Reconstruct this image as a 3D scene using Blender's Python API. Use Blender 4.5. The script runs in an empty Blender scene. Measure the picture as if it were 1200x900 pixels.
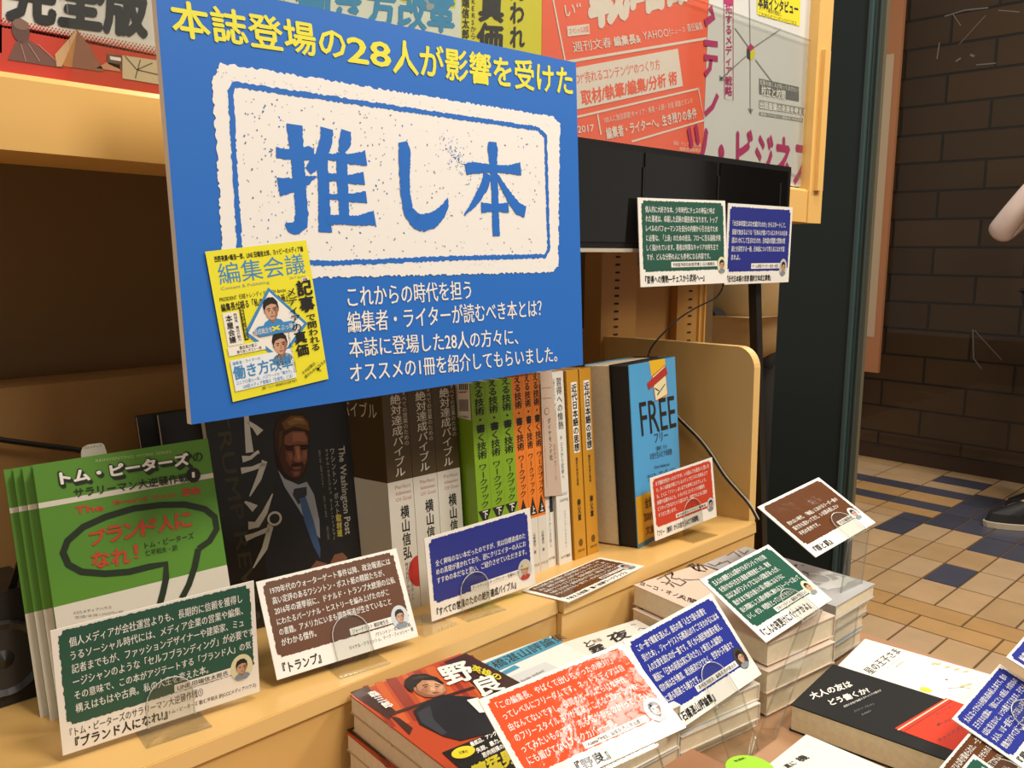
import bpy, math, random
import numpy as np
random.seed(7)
sc = bpy.context.scene
COL = sc.collection

# ------------------------------------------------------------------ camera, world, lights, exposure
EYE = np.array([0.0, 0.0, 1.1])                      # camera position, floor at z = 0
YAW, PITCH, ROLL, FPX = 0.77426, 0.15505, -0.00645, 1014.0
def _cam_axes():
    F = np.array([math.sin(YAW)*math.cos(PITCH), math.cos(YAW)*math.cos(PITCH), -math.sin(PITCH)])
    R = np.array([math.cos(YAW), -math.sin(YAW), 0.0])
    D = np.cross(F, R)
    c, s = math.cos(ROLL), math.sin(ROLL)
    return c*R + s*D, -s*R + c*D, F
CR, CD, CF = _cam_axes()
from mathutils import Matrix, Vector
cam_data = bpy.data.cameras.new('camera')
cam = bpy.data.objects.new('camera', cam_data)
COL.objects.link(cam)
cam_data.sensor_fit = 'HORIZONTAL'
cam_data.sensor_width = 36.0
cam_data.lens = 36.0*FPX/1200.0
cam_data.clip_start = 0.02
cam.matrix_world = Matrix(((CR[0], -CD[0], -CF[0], EYE[0]), (CR[1], -CD[1], -CF[1], EYE[1]), (CR[2], -CD[2], -CF[2], EYE[2]), (0, 0, 0, 1)))
sc.camera = cam
sc.cycles.transparent_max_bounces = 32

sc.view_settings.view_transform = 'Standard'
sc.view_settings.look = 'None'
sc.view_settings.gamma = 1.0
sc.view_settings.use_curve_mapping = False
sc.view_settings.exposure = 0.82

world = bpy.data.worlds.new('shop_ambient'); sc.world = world
world.use_nodes = True
bgn = world.node_tree.nodes['Background']
bgn.inputs['Color'].default_value = (1.0, 0.92, 0.82, 1)
bgn.inputs['Strength'].default_value = 0.17

def area_light(name, loc, target, size, power, color=(1.0, 0.935, 0.84)):
    d = bpy.data.lights.new(name, 'AREA'); d.shape = 'RECTANGLE'; d.size = size[0]; d.size_y = size[1]
    d.energy = power; d.color = color
    o = bpy.data.objects.new(name, d); COL.objects.link(o)
    o.location = Vector(loc)
    o.rotation_euler = (Vector(target)-Vector(loc)).to_track_quat('-Z', 'Y').to_euler()
    return o
# the shop's ceiling fittings and one added fill: all about 1.5 m above the camera
area_light('ceiling_panel_light', (0.5, -0.75, 2.6), (0.5, 0.4, 0.8), (0.5, 0.5), 16)
area_light('ceiling_spot_light', (0.95, 0.1, 2.65), (0.75, 0.25, 0.7), (0.45, 0.3), 7.0)
area_light('ceiling_strip_light', (2.15, -0.6, 2.6), (1.9, 0.1, 0.0), (0.6, 0.35), 19)
area_light('ceiling_aisle_light', (3.2, 0.6, 3.2), (3.0, 0.7, 0.0), (0.6, 0.6), 24)
area_light('left_fill_light', (-1.3, -0.1, 2.6), (0.3, 0.5, 0.9), (0.5, 0.5), 4)  # added fill, not a fitting: brightens the faces turned left

# ------------------------------------------------------------------ geometry helpers
TILT = 0.0869                                        # the sloped shelf board leans back by 5 degrees
AX = np.array([1.0, 0, 0]); AY = np.array([0, 1.0, 0]); AZ = np.array([0, 0, 1.0])
SY = np.array([0, math.cos(TILT), -math.sin(TILT)]); SZ = np.array([0, math.sin(TILT), math.cos(TILT)])
def V(*a): return np.array(a, float)
def E(x, y, z): return V(x, y, z) + EYE              # point given relative to the camera height
def S(x, y, z): return AX*x + SY*y + SZ*z + EYE      # point in the frame of the sloped shelf
def unit(v): v = np.asarray(v, float); return v/np.linalg.norm(v)
def ray(px, py): return CR*((px-600)/FPX) + CD*((py-450)/FPX) + CF
def hit(px, py, p0, n):
    r = ray(px, py); return EYE + r*(((p0-EYE)@n)/(r@n))

# ------------------------------------------------------------------ materials
def lin(h):
    h = h.lstrip('#'); c = [int(h[i:i+2], 16)/255 for i in (0, 2, 4)]
    return tuple(x/12.92 if x <= 0.04045 else ((x+0.055)/1.055)**2.4 for x in c) + (1.0,)
MATS = {}
def mat(hexc, rough=0.5, coat=0.0, metal=0.0, wave=0.0, spec=0.5, vary=0.0, coat_rough=0.12, vscale=8.0):
    key = (hexc, rough, coat, metal, wave, spec, vary, coat_rough, vscale)
    if key in MATS: return MATS[key]
    m = bpy.data.materials.new('surface_'+hexc.strip('#')); m.use_nodes = True
    nt = m.node_tree; b = nt.nodes['Principled BSDF']
    b.inputs['Base Color'].default_value = lin(hexc); b.inputs['Roughness'].default_value = rough
    b.inputs['Metallic'].default_value = metal; b.inputs['Specular IOR Level'].default_value = spec
    b.inputs['Coat Weight'].default_value = coat; b.inputs['Coat Roughness'].default_value = coat_rough
    tc = None
    if wave or vary:
        tc = nt.nodes.new('ShaderNodeNewGeometry')
    if vary:
        n = nt.nodes.new('ShaderNodeTexNoise'); n.inputs['Scale'].default_value = vscale; n.inputs['Detail'].default_value = 4
        nt.links.new(tc.outputs['Position'], n.inputs['Vector'])
        mr = nt.nodes.new('ShaderNodeMapRange'); mr.inputs['To Min'].default_value = 1-vary; mr.inputs['To Max'].default_value = 1+vary
        mr.inputs['From Min'].default_value = 0.3; mr.inputs['From Max'].default_value = 0.7
        nt.links.new(n.outputs['Fac'], mr.inputs['Value'])
        hs = nt.nodes.new('ShaderNodeHueSaturation'); hs.inputs['Color'].default_value = lin(hexc)
        nt.links.new(mr.outputs['Result'], hs.inputs['Value']); nt.links.new(hs.outputs['Color'], b.inputs['Base Color'])
    if wave:
        n = nt.nodes.new('ShaderNodeTexNoise'); n.inputs['Scale'].default_value = 30; n.inputs['Detail'].default_value = 5
        nt.links.new(tc.outputs['Position'], n.inputs['Vector'])
        bp = nt.nodes.new('ShaderNodeBump'); bp.inputs['Strength'].default_value = wave; bp.inputs['Distance'].default_value = 0.004
        nt.links.new(n.outputs['Fac'], bp.inputs['Height'])
        nt.links.new(bp.outputs['Normal'], b.inputs['Coat Normal'])
    MATS[key] = m
    return m
def clear_mat(name, tint, gloss_rough=0.03, ior=1.45, alpha=0.0, boost=1.0):
    m = bpy.data.materials.new(name); m.use_nodes = True
    nt = m.node_tree; nt.nodes.remove(nt.nodes['Principled BSDF'])
    out = nt.nodes['Material Output']
    tr = nt.nodes.new('ShaderNodeBsdfTransparent'); tr.inputs['Color'].default_value = tint
    gl = nt.nodes.new('ShaderNodeBsdfGlossy'); gl.inputs['Roughness'].default_value = gloss_rough
    lw = nt.nodes.new('ShaderNodeLayerWeight'); lw.inputs['Blend'].default_value = 0.5
    pw = nt.nodes.new('ShaderNodeMath'); pw.operation = 'POWER'; pw.inputs[1].default_value = 4.0
    fr = nt.nodes.new('ShaderNodeMath'); fr.operation = 'MULTIPLY_ADD'; fr.inputs[1].default_value = 0.75*boost; fr.inputs[2].default_value = ((ior-1)/(ior+1))**2*boost
    nt.links.new(lw.outputs['Facing'], pw.inputs[0]); nt.links.new(pw.outputs[0], fr.inputs[0])
    mx = nt.nodes.new('ShaderNodeMixShader')
    nt.links.new(fr.outputs[0], mx.inputs['Fac']); nt.links.new(tr.outputs['BSDF'], mx.inputs[1]); nt.links.new(gl.outputs['BSDF'], mx.inputs[2])
    nt.links.new(mx.outputs['Shader'], out.inputs['Surface'])
    return m
ACRYLIC = clear_mat('clear_acrylic', (0.975, 0.98, 0.97, 1), 0.05, 1.6)
ACRYLIC_EDGE = clear_mat('acrylic_edge', (0.93, 0.94, 0.90, 1), 0.2, 2.2)
GLASS = clear_mat('window_glass', (0.90, 0.90, 0.88, 1), 0.02, 1.5, boost=0.45)

# ------------------------------------------------------------------ mesh builder
class MB:
    def __init__(self): self.v, self.f, self.m, self.mats = [], [], [], []
    def mi(self, m):
        if m not in self.mats: self.mats.append(m)
        return self.mats.index(m)
    def poly(self, pts, m):
        i = len(self.v); self.v += [tuple(p) for p in pts]; self.f.append(tuple(range(i, i+len(pts)))); self.m.append(self.mi(m))
    def mesh(self, pts, faces, m):
        i = len(self.v); self.v += [tuple(p) for p in pts]; k = self.mi(m)
        for f in faces: self.f.append(tuple(i+j for j in f)); self.m.append(k)
    def box(self, o, a, b, c, m):
        """box spanned from corner o by edge vectors a, b, c (m: one material or a dict of the six sides)"""
        o, a, b, c = map(np.asarray, (o, a, b, c))
        p = [o, o+a, o+a+b, o+b, o+c, o+a+c, o+a+b+c, o+b+c]
        sides = {'-c': (0, 3, 2, 1), '+c': (4, 5, 6, 7), '-b': (0, 1, 5, 4), '+a': (1, 2, 6, 5), '+b': (2, 3, 7, 6), '-a': (3, 0, 4, 7)}
        flip = np.dot(np.cross(a, b), c) < 0
        i = len(self.v); self.v += [tuple(q) for q in p]
        for k, f in sides.items():
            mm = m[k] if isinstance(m, dict) and k in m else (m['*'] if isinstance(m, dict) else m)
            self.f.append(tuple(i+j for j in (f[::-1] if flip else f))); self.m.append(self.mi(mm))
    def prism(self, pts, n, m, side=None):
        """extrude the flat outline pts by the vector n"""
        pts = [np.asarray(p, float) for p in pts]; q = [p+n for p in pts]
        self.poly(pts[::-1], m); self.poly(q, m)
        for i in range(len(pts)):
            j = (i+1) % len(pts)
            self.poly([pts[i], pts[j], q[j], q[i]], side or m)
    def tube(self, path, r, m, seg=8, cap=True):
        path = [np.asarray(p, float) for p in path]; rings = []
        for k, p in enumerate(path):
            t = unit(path[min(k+1, len(path)-1)] - path[max(k-1, 0)])
            a = unit(np.cross(t, AZ if abs(t[2]) < 0.9 else AX)); b = np.cross(t, a)
            rr = r[k] if hasattr(r, '__len__') else r
            rings.append([p + rr*(math.cos(x)*a+math.sin(x)*b) for x in [2*math.pi*j/seg for j in range(seg)]])
        i = len(self.v); k = self.mi(m)
        for rg in rings: self.v += [tuple(p) for p in rg]
        for u in range(len(rings)-1):
            for j in range(seg):
                j2 = (j+1) % seg
                self.f.append((i+u*seg+j, i+u*seg+j2, i+(u+1)*seg+j2, i+(u+1)*seg+j)); self.m.append(k)
        if cap:
            self.f.append(tuple(i+j for j in range(seg))[::-1]); self.m.append(k)
            self.f.append(tuple(i+(len(rings)-1)*seg+j for j in range(seg))); self.m.append(k)
    def build(self, name, parent=None, origin=None, smooth=False):
        if origin is None: origin = parent['_o'] if parent is not None else np.mean(np.array(self.v), 0)
        origin = np.array(list(origin), float)
        me = bpy.data.meshes.new(name)
        me.from_pydata([tuple(np.asarray(p)-origin) for p in self.v], [], self.f)
        for m in self.mats: me.materials.append(m)
        me.polygons.foreach_set('material_index', self.m)
        if smooth: me.polygons.foreach_set('use_smooth', [True]*len(me.polygons))
        me.update()
        o = bpy.data.objects.new(name, me); COL.objects.link(o)
        if parent is not None:
            o.parent = parent
            po = np.array(list(parent['_o'])); o.location = Vector(origin-po)
        else: o.location = Vector(origin)
        o['_o'] = [float(x) for x in origin]
        return o
def thing(name, label, cat, loc, group=None):
    o = bpy.data.objects.new(name, None); COL.objects.link(o); o.empty_display_size = 0.02
    o.location = Vector(loc); o['_o'] = [float(x) for x in loc]
    o['label'] = label; o['category'] = cat
    if group: o['group'] = group
    return o
def tag(o, label, cat, group=None):
    o['label'] = label; o['category'] = cat
    if group: o['group'] = group
    return o
def structure(o): o['kind'] = 'structure'; return o
def dup(root, off, label, group=None, rotz=0.0):
    r = root.copy(); COL.objects.link(r); r.location = root.location + Vector(off); r.rotation_euler = (0, 0, rotz); r['label'] = label
    if group: r['group'] = group
    for ch in root.children:
        c = ch.copy(); COL.objects.link(c); c.parent = r
        for g in ch.children:
            d = g.copy(); COL.objects.link(d); d.parent = c
    return r

# ------------------------------------------------------------------ lettering
_tc = bpy.data.curves.new('lettering', 'FONT'); _to = bpy.data.objects.new('lettering', _tc)
COL.objects.link(_to)
_cache = {}
def glyphs(s, bold):
    key = s
    if key in _cache: return _cache[key]
    _tc.body = s; _tc.resolution_u = 2
    bpy.context.view_layer.update()
    ev = _to.evaluated_get(bpy.context.evaluated_depsgraph_get())
    me = ev.to_mesh()
    v = np.array([[p.co[0], p.co[1]] for p in me.vertices]).reshape(-1, 2)
    f = [tuple(p.vertices) for p in me.polygons]
    ev.to_mesh_clear()
    _cache[key] = (v, f); return v, f
def overprint(b):
    """shifts that thicken a stroke by printing it again"""
    if b < .008: return [(0, 0)]
    if b < .018: return [(-b*.8, 0), (b*.8, 0)]
    if b < .045: return [(0, 0), (b, 0), (-b, 0), (0, b), (0, -b)]
    d = b*.7
    return [(0, 0), (b, 0), (-b, 0), (0, b), (0, -b), (d, d), (-d, d), (d, -d), (-d, -d)]
class Sheet:
    """a printed surface: 2D coordinates (a right, b down) on the plane O, U, W; prints are laid on it in thin layers"""
    def __init__(self, mb, O, U, W, w=None, h=None):
        self.mb, self.O, self.U, self.W = mb, np.asarray(O, float), unit(U), unit(W)
        self.N = unit(np.cross(self.W, self.U)); self.w, self.h = w, h
        self.L = 1
    def P(self, p, L=None):
        return self.O + self.U*p[0] + self.W*p[1] + self.N*((L if L is not None else self.L)*0.00012)
    def at(self, px, py):
        d = hit(px, py, self.O, self.N) - self.O
        den = 1-(self.U@self.W)**2
        a, b = d@self.U, d@self.W; c = self.U@self.W
        return np.array([(a-c*b)/den, (b-c*a)/den])
    def fr(self, x, y): return np.array([x*self.w, y*self.h])
    def poly(self, pts, m, L=None): self.mb.poly([self.P(p, L) for p in pts][::-1], m)
    def rect(self, a0, b0, a1, b1, m, L=None): self.poly([(a0, b0), (a1, b0), (a1, b1), (a0, b1)], m, L)
    def frect(self, x0, y0, x1, y1, m, L=None): self.rect(x0*self.w, y0*self.h, x1*self.w, y1*self.h, m, L)
    def pxpoly(self, pts, m, L=None): self.poly([self.at(*p) for p in pts], m, L)
    def rough(self, pts, m, L=None, amp=0.0006, step=0.0012, notch=0):
        pts = [np.asarray(p, float) for p in pts]; out = []
        for i, p in enumerate(pts):
            q = pts[(i+1) % len(pts)]; d = q-p; n = max(1, int(np.linalg.norm(d)/step)); t = np.array([-d[1], d[0]])/(np.linalg.norm(d)+1e-9)
            for k in range(n): out.append(p + d*((k+random.uniform(-.25, .25))/n if k else 0) + t*random.uniform(-amp, amp))
        self.poly(out, m, L)
    def ell(self, c, rx, ry, m, L=None, n=22, a0=0, a1=2*math.pi, rot=0.0):
        cr, sr = math.cos(rot), math.sin(rot); pts = []
        for i in range(n):
            t = a0+(a1-a0)*i/(n if abs(a1-a0-2*math.pi) < 1e-6 else n-1); x, y = rx*math.cos(t), ry*math.sin(t)
            pts.append((c[0]+cr*x-sr*y, c[1]+sr*x+cr*y))
        self.poly(pts, m, L)
    def line(self, pts, wd, m, L=None, amp=0.0, step=0.0015, close=False):
        """brush stroke: polyline with a width (one value or one per point)"""
        pts = [np.asarray(p, float) for p in pts]
        if close: pts = pts+[pts[0]]
        ws = list(wd) if hasattr(wd, '__len__') else [wd]*len(pts)
        P, Wd = [], []
        for i in range(len(pts)-1):
            n = max(1, int(np.linalg.norm(pts[i+1]-pts[i])/step)) if amp else 1
            for k in range(n):
                t = k/n; P.append(pts[i]*(1-t)+pts[i+1]*t); Wd.append(ws[i]*(1-t)+ws[i+1]*t)
        P.append(pts[-1]); Wd.append(ws[-1])
        l, r = [], []
        for i, p in enumerate(P):
            d = P[min(i+1, len(P)-1)]-P[max(i-1, 0)]
            if close and i in (0, len(P)-1): d = P[1]-P[-2]
            d = d/(np.linalg.norm(d)+1e-12); t = np.array([-d[1], d[0]])
            l.append(p+t*(Wd[i]/2+random.uniform(-amp, amp))); r.append(p-t*(Wd[i]/2+random.uniform(-amp, amp)))
        if close: l[-1], r[-1] = l[0], r[0]
        for i in range(len(P)-1): self.poly([l[i], l[i+1], r[i+1], r[i]], m, L)
    def text(self, s, tl, tr, bl, m, L=None, bold=0.0, em=True):
        v, f = glyphs(s, bold)
        if not len(v): return
        tl, tr, bl = map(lambda p: np.asarray(p, float), (tl, tr, bl))
        x0, x1 = v[:, 0].min(), v[:, 0].max()
        y0, y1 = (-0.10, 0.86) if em else (v[:, 1].min(), v[:, 1].max())
        a = (v[:, 0]-x0)/max(x1-x0, 1e-6); b = (y1-v[:, 1])/(y1-y0)
        L = self.L if L is None else L
        for k, (sx, sy) in enumerate(overprint(bold)):
            q = tl[None]+(a+sx/max(x1-x0, 1e-6))[:, None]*(tr-tl)[None]+(b+sy/(y1-y0))[:, None]*(bl-tl)[None]
            self.mb.mesh([self.P(p, L+k*.1) for p in q], f, m)
    def ptext(self, s, tl, tr, bl, m, L=None, bold=0.0, em=True):
        self.text(s, self.at(*tl), self.at(*tr), self.at(*bl), m, L, bold, em)
    def ftext(self, s, x0, y0, x1, y1, m, L=None, bold=0.0, em=True):
        self.text(s, self.fr(x0, y0), self.fr(x1, y0), self.fr(x0, y1), m, L, bold, em)
    def vtext(self, s, tl, tr, bl, m, L=None, bold=0.0):
        """vertical Japanese setting inside the box tl, tr, bl"""
        tl, tr, bl = map(lambda p: np.asarray(p, float), (tl, tr, bl)); n = len(s)
        for i, ch in enumerate(s):
            o = tl+(bl-tl)*(i/n); ux, uy = (tr-tl), (bl-tl)/n
            v, f = glyphs(ch, bold)
            if not len(v): continue
            a, b = v[:, 0].copy(), 0.86-v[:, 1]
            if ch in 'ー―（）()〈〉「」『』': a, b = 0.98-b, a
            elif ch in 'っゃゅょッャュョ、。': a = a+0.12; b = b-0.12
            elif ord(ch) < 128: a = a+0.2
            for k, (sx, sy) in enumerate(overprint(bold)):
                q = o[None]+(a+sx)[:, None]*ux[None]+(b+sy)[:, None]*uy[None]
                self.mb.mesh([self.P(p, (self.L if L is None else L)+k*.1) for p in q], f, m)
    def pvtext(self, s, tl, tr, bl, m, L=None, bold=0.0): self.vtext(s, self.at(*tl), self.at(*tr), self.at(*bl), m, L, bold)
    def face(self, c, r, skin, hair, cloth, bg=None, L=2, ratio=1.35, tilt=0.0, hat=None):
        """small printed portrait"""
        x, y = c
        if bg: self.ell(c, r, r*ratio, bg, L)
        sd = mat('#9A6A52') if not hat else mat('#B07A60')
        ch = [(x-r*0.72, y+r*0.86), (x-r*0.55, y+r*0.62), (x-r*0.2, y+r*0.48), (x+r*0.2, y+r*0.48), (x+r*0.55, y+r*0.62), (x+r*0.72, y+r*0.86), (x+r*.40, y+r*ratio*.92), (x-r*.40, y+r*ratio*.92)]
        self.poly(ch, cloth, L+1)
        self.poly([(x-r*.2, y+r*.3), (x+r*.2, y+r*.3), (x+r*.16, y+r*.62), (x, y+r*.74), (x-r*.16, y+r*.62)], sd, L+2)
        self.poly([(x-r*.47, y+r*.05), (x-r*.52, y-r*.35), (x-r*.40, y-r*.68), (x-r*.1, y-r*.84), (x+r*.25, y-r*.80), (x+r*.48, y-r*.52), (x+r*.52, y-r*.1), (x+r*.46, y+r*.05)], hair, L+2.5)
        for q in (-1, 1): self.ell((x+q*r*.44, y-r*.02), r*.06, r*.12, sd, L+2.8, n=8)
        self.poly([(x-r*.42, y-r*.30), (x-r*.43, y+r*.08), (x-r*.34, y+r*.36), (x-r*.14, y+r*.54), (x+r*.10, y+r*.55), (x+r*.32, y+r*.38), (x+r*.42, y+r*.08), (x+r*.42, y-r*.30), (x+r*.2, y-r*.5), (x-r*.2, y-r*.5)], skin, L+3)
        self.poly([(x+r*.18, y-r*.2), (x+r*.42, y-r*.25), (x+r*.42, y+r*.08), (x+r*.32, y+r*.38), (x+r*.10, y+r*.55), (x+r*.22, y+r*.2)], sd, L+3.3)
        self.poly([(x-r*.45, y-r*.12), (x-r*.46, y-r*.5), (x-r*.1, y-r*.72), (x+r*.3, y-r*.66), (x+r*.46, y-r*.4), (x+r*.45, y-r*.12), (x+r*.34, y-r*.36), (x+r*.05, y-r*.44), (x-r*.3, y-r*.34)], hair, L+4)
        for q in (-1, 1):
            self.ell((x+q*r*0.18, y-r*0.04), r*0.075, r*0.028, hair, L+5, n=8); self.line([(x+q*r*.07, y-r*.15), (x+q*r*.29, y-r*.16)], r*.04, hair, L+5)
        self.line([(x+r*.01, y-r*.02), (x+r*.05, y+r*.17), (x-r*.05, y+r*.18)], r*.03, sd, L+5); self.line([(x-r*.13, y+r*.32), (x, y+r*.34), (x+r*.13, y+r*.31)], r*.045, mat('#8E5044'), L+5)
        if hat:
            self.ell((x, y-r*0.36), r*0.74, r*0.17, hat, L+6); self.ell((x, y-r*0.58), r*0.42, r*0.36, hat, L+7)
# ------------------------------------------------------------------ the setting: tiled floor, brick wall, window, post
WOOD = mat('#DDB067', 0.42, 0.15, vary=0.05, vscale=3.0)
WOOD_EDGE = mat('#E2B873', 0.4, 0.2)
WOOD_DARK = mat('#A67A44', 0.55, vary=0.06, vscale=3.0)
BLACK = mat('#121110', 0.35)
def mixed_tile(hexc): return mat(hexc, 0.42, 0.2, vary=0.07, vscale=9.0)
TAN = [mixed_tile('#C9A57A'), mixed_tile('#BE9A6E'), mixed_tile('#C6A57E')]
BUFF = [mixed_tile('#C79C66'), mixed_tile('#C09560')]
NAVY = [mixed_tile('#4C4C5A'), mixed_tile('#454653')]
GROUT = mat('#6A4E2E', 0.8)
fl = MB()
fl.box((-3, -4, -0.05), (9, 0, 0), (0, 9, 0), (0, 0, 0.047), GROUT)
gap = 0.0035
def tile(x0, x1, y0, y1, m): fl.box((x0+gap, y0+gap, -0.006), (x1-x0-2*gap, 0, 0), (0, y1-y0-2*gap, 0), (0, 0, 0.006), m)
rng = random.Random(3)
j = -12
while j < 14:                                           # squares laid along the wall-ward direction
    y0 = 0.80+0.1155*j
    for i in range(0, 9):
        x0 = 2.76+0.2085*i
        if x0 > 4.5: continue
        x1 = min(x0+0.2085, 4.62); xc, yc = (x0+x1)/2, y0+0.058
        if x0 >= 3.70 and yc > 1.26 or (x1 > 3.71 and x0 < 3.70 and yc > 1.26): x1 = min(x1, 3.70)
        if x1-x0 < 0.02 or x0 >= 3.70 and yc > 1.26: continue
        blue = (j == 1 and i == 1) or (j == 4 and i in (3, 4) and True)
        if j == 3 and 3.60 < xc < 4.2: blue = True
        if j == 2 and 3.5 < xc < 4.2: blue = True
        if j == 1 and 3.42 < xc < 4.2: blue = True
        if j == 0 and 3.36 < xc < 4.0: blue = True
        if j == -1 and 3.3 < xc < 3.7: blue = True
        if j == -2 and 3.15 < xc < 3.5: blue = True
        if j == 4: blue = 3.30 < xc < 3.70
        tile(x0, x1, y0, y0+0.1155, rng.choice(NAVY if blue else TAN))
    j += 1
for k, (x0, x1) in enumerate([(3.70, 3.81), (3.81, 3.92), (3.92, 4.07), (4.07, 4.19), (4.19, 4.31), (4.31, 4.46), (4.46, 4.62)]):
    y = 1.262
    while y < 2.6:
        y1 = y+0.231
        b = k in (1, 3) or (k == 5 and y < 1.45)
        tile(x0, x1, y, y1, rng.choice(NAVY if b and y < 2.0 else BUFF if k in (0, 2) else TAN)); y = y1
xb = 2.76
def band(x0, x1, off):
    y = -1.2+off
    while y < 2.4: tile(x0, x1, y, y+0.231, rng.choice(BUFF)); y += 0.231
def squares(x0, x1):
    for j in range(-12, 14): tile(x0, x1, 0.80+0.1155*j, 0.80+0.1155*(j+1), rng.choice(TAN))
band(2.653, 2.76, -0.079); band(2.546, 2.653, 0.0365); squares(2.34, 2.546); squares(2.13, 2.34)
band(2.02, 2.13, 0.0); band(1.91, 2.02, 0.115); squares(1.70, 1.91); squares(1.49, 1.70); squares(1.28, 1.49); squares(1.07, 1.28)
structure(fl.build('floor', None, (0, 0, 0)))

def brick_material():
    m = bpy.data.materials.new('dark_brick'); m.use_nodes = True; nt = m.node_tree; b = nt.nodes['Principled BSDF']
    g = nt.nodes.new('ShaderNodeNewGeometry'); sp = nt.nodes.new('ShaderNodeSeparateXYZ'); cb = nt.nodes.new('ShaderNodeCombineXYZ')
    nt.links.new(g.outputs['Position'], sp.inputs[0]); nt.links.new(sp.outputs['Y'], cb.inputs['X']); nt.links.new(sp.outputs['Z'], cb.inputs['Y'])
    t = nt.nodes.new('ShaderNodeTexBrick'); nt.links.new(cb.outputs[0], t.inputs['Vector'])
    t.inputs['Scale'].default_value = 1.0; t.inputs['Brick Width'].default_value = 0.42; t.inputs['Row Height'].default_value = 0.14
    t.inputs['Mortar Size'].default_value = 0.007; t.inputs['Mortar Smooth'].default_value = 0.3
    t.inputs['Color1'].default_value = lin('#50361A'); t.inputs['Color2'].default_value = lin('#402A14'); t.inputs['Mortar'].default_value = lin('#1A1108')
    nt.links.new(t.outputs['Color'], b.inputs['Base Color']); b.inputs['Roughness'].default_value = 0.7
    bp = nt.nodes.new('ShaderNodeBump'); bp.inputs['Distance'].default_value = 0.01; bp.inputs['Strength'].default_value = 0.7; bp.invert = True
    nt.links.new(t.outputs['Fac'], bp.inputs['Height']); nt.links.new(bp.outputs['Normal'], b.inputs['Normal'])
    return m
wb = MB(); wb.box((4.62, -2, 0), (0.1, 0, 0), (0, 6, 0), (0, 0, 3.4), brick_material()); structure(wb.build('wall_far'))
bb = MB(); bb.box((4.575, -2, 0), (0.045, 0, 0), (0, 6, 0), (0, 0, 0.075), mat('#3A2616', 0.5)); structure(bb.build('baseboard_far'))
gw = MB(); gw.box((4.50, -2, 0.08), (0.008, 0, 0), (0, 6, 0), (0, 0, 3.2), GLASS)
win = structure(gw.build('window_1'))
scr = MB(); SC = Sheet(scr, V(4.499, 0, 0), V(0, -1, 0), V(0, 0, -1)); smat = mat('#6A6258', 0.6)
for pts, wd in [([(1107, 19), (1130, 12), (1158, 9)], .006), ([(1117, 17), (1126, 30)], .004), ([(1124, 52), (1155, 18)], .003), ([(1101, 50), (1098, 69)], .006), ([(1120, 72), (1126, 68)], .008), ([(1137, 64), (1142, 66)], .010),
                ([(1144, 76), (1167, 74)], .005), ([(1140, 386), (1141, 420), (1150, 432)], .005), ([(1142, 387), (1174, 422)], .004), ([(1170, 12), (1195, 14)], .004)]:
    SC.line([SC.at(*p) for p in pts], wd, smat, 1)
scr.build('scratch_marks', win)

pm = mat('#1D2725', 0.35, 0.2); pm2 = mat('#3E4F4E', 0.3, 0.3); pm3 = mat('#5B5645', 0.45)
def y16(px, py, x=1.6): return hit(px, py, V(x, 0, 0), AX)[1]
yl, yb, yr = y16(907, 450), y16(991.5, 450), y16(1006, 450)
post = MB()
post.box((1.60, yb, 0), (0.05, 0, 0), (0, yl-yb, 0), (0, 0, 2.7), pm)
post.box((1.592, yb-0.006, 0), (0.05, 0, 0), (0, 0.006, 0), (0, 0, 2.7), pm2)
post.box((1.61, yr, 0), (0.012, 0, 0), (0, yb-yr-0.006, 0), (0, 0, 2.7), pm3)
for t in (0.25, 0.6): post.box((1.604, yr+(yb-yr)*t, 0), (0.006, 0, 0), (0, 0.0025, 0), (0, 0, 2.7), pm2)
structure(post.build('window_post'))

# framed poster on the brick wall, mostly behind the post
ya, yz = y16(975, 437, 4.46), y16(1028.5, 437, 4.46); zb = hit(1028.5, 437, V(4.46, 0, 0), AX)[2]
fp = thing('wall_poster', 'tall orange-brown framed poster on the far wall behind the dark window post', 'poster', (4.46, ya, zb))
b = MB(); b.box((4.46, yz, zb), (0.025, 0, 0), (0, ya-yz, 0), (0, 0, 1.9), mat('#A9714A', 0.5)); b.build('poster_frame', fp)
b = MB(); sh = Sheet(b, V(4.459, ya-.02, zb+1.85), V(0, -1, 0), V(0, 0, -1))
yq = ya-.02-y16(1024.5, 395, 4.46); hq = 1.85-(hit(1024.5, 395, V(4.46, 0, 0), AX)[2]-zb); zt = 1.85-(hit(1046, 63, V(4.46, 0, 0), AX)[2]-zb)
sh.rect(0, zt, yq, hq, mat('#B79F82', 0.6), 2)
for k in range(14): sh.rect(yq-0.085, zt+0.1+k*0.085, yq-0.055, zt+0.13+k*0.085, mat('#5A4634'), 4)
b.build('poster_sheet', fp)

# ------------------------------------------------------------------ display table, sloped shelf unit, upper poster frame
TZ = EYE[2]-0.372
t = thing('display_table', 'tan wooden display table carrying the sloped shelf and book stacks', 'table', (0.25, 0.4, 0))
TM = mat('#A97F5C', 0.4, 0.25, vary=0.1, vscale=6.0)
b = MB(); b.box((-0.45, 0.12, TZ-0.03), (1.262, 0, 0), (0, 0.72, 0), (0, 0, 0.03), TM); b.build('table_top', t)
b = MB(); b.box((-0.43, 0.16, 0.05), (1.215, 0, 0), (0, 0.66, 0), (0, 0, TZ-0.08), mat('#9C7445', 0.5)); b.build('cabinet_body', t)
b = MB(); b.box((-0.41, 0.2, 0), (1.17, 0, 0), (0, 0.6, 0), (0, 0, 0.05), mat('#2A2420', 0.6)); b.build('plinth', t)

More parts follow.
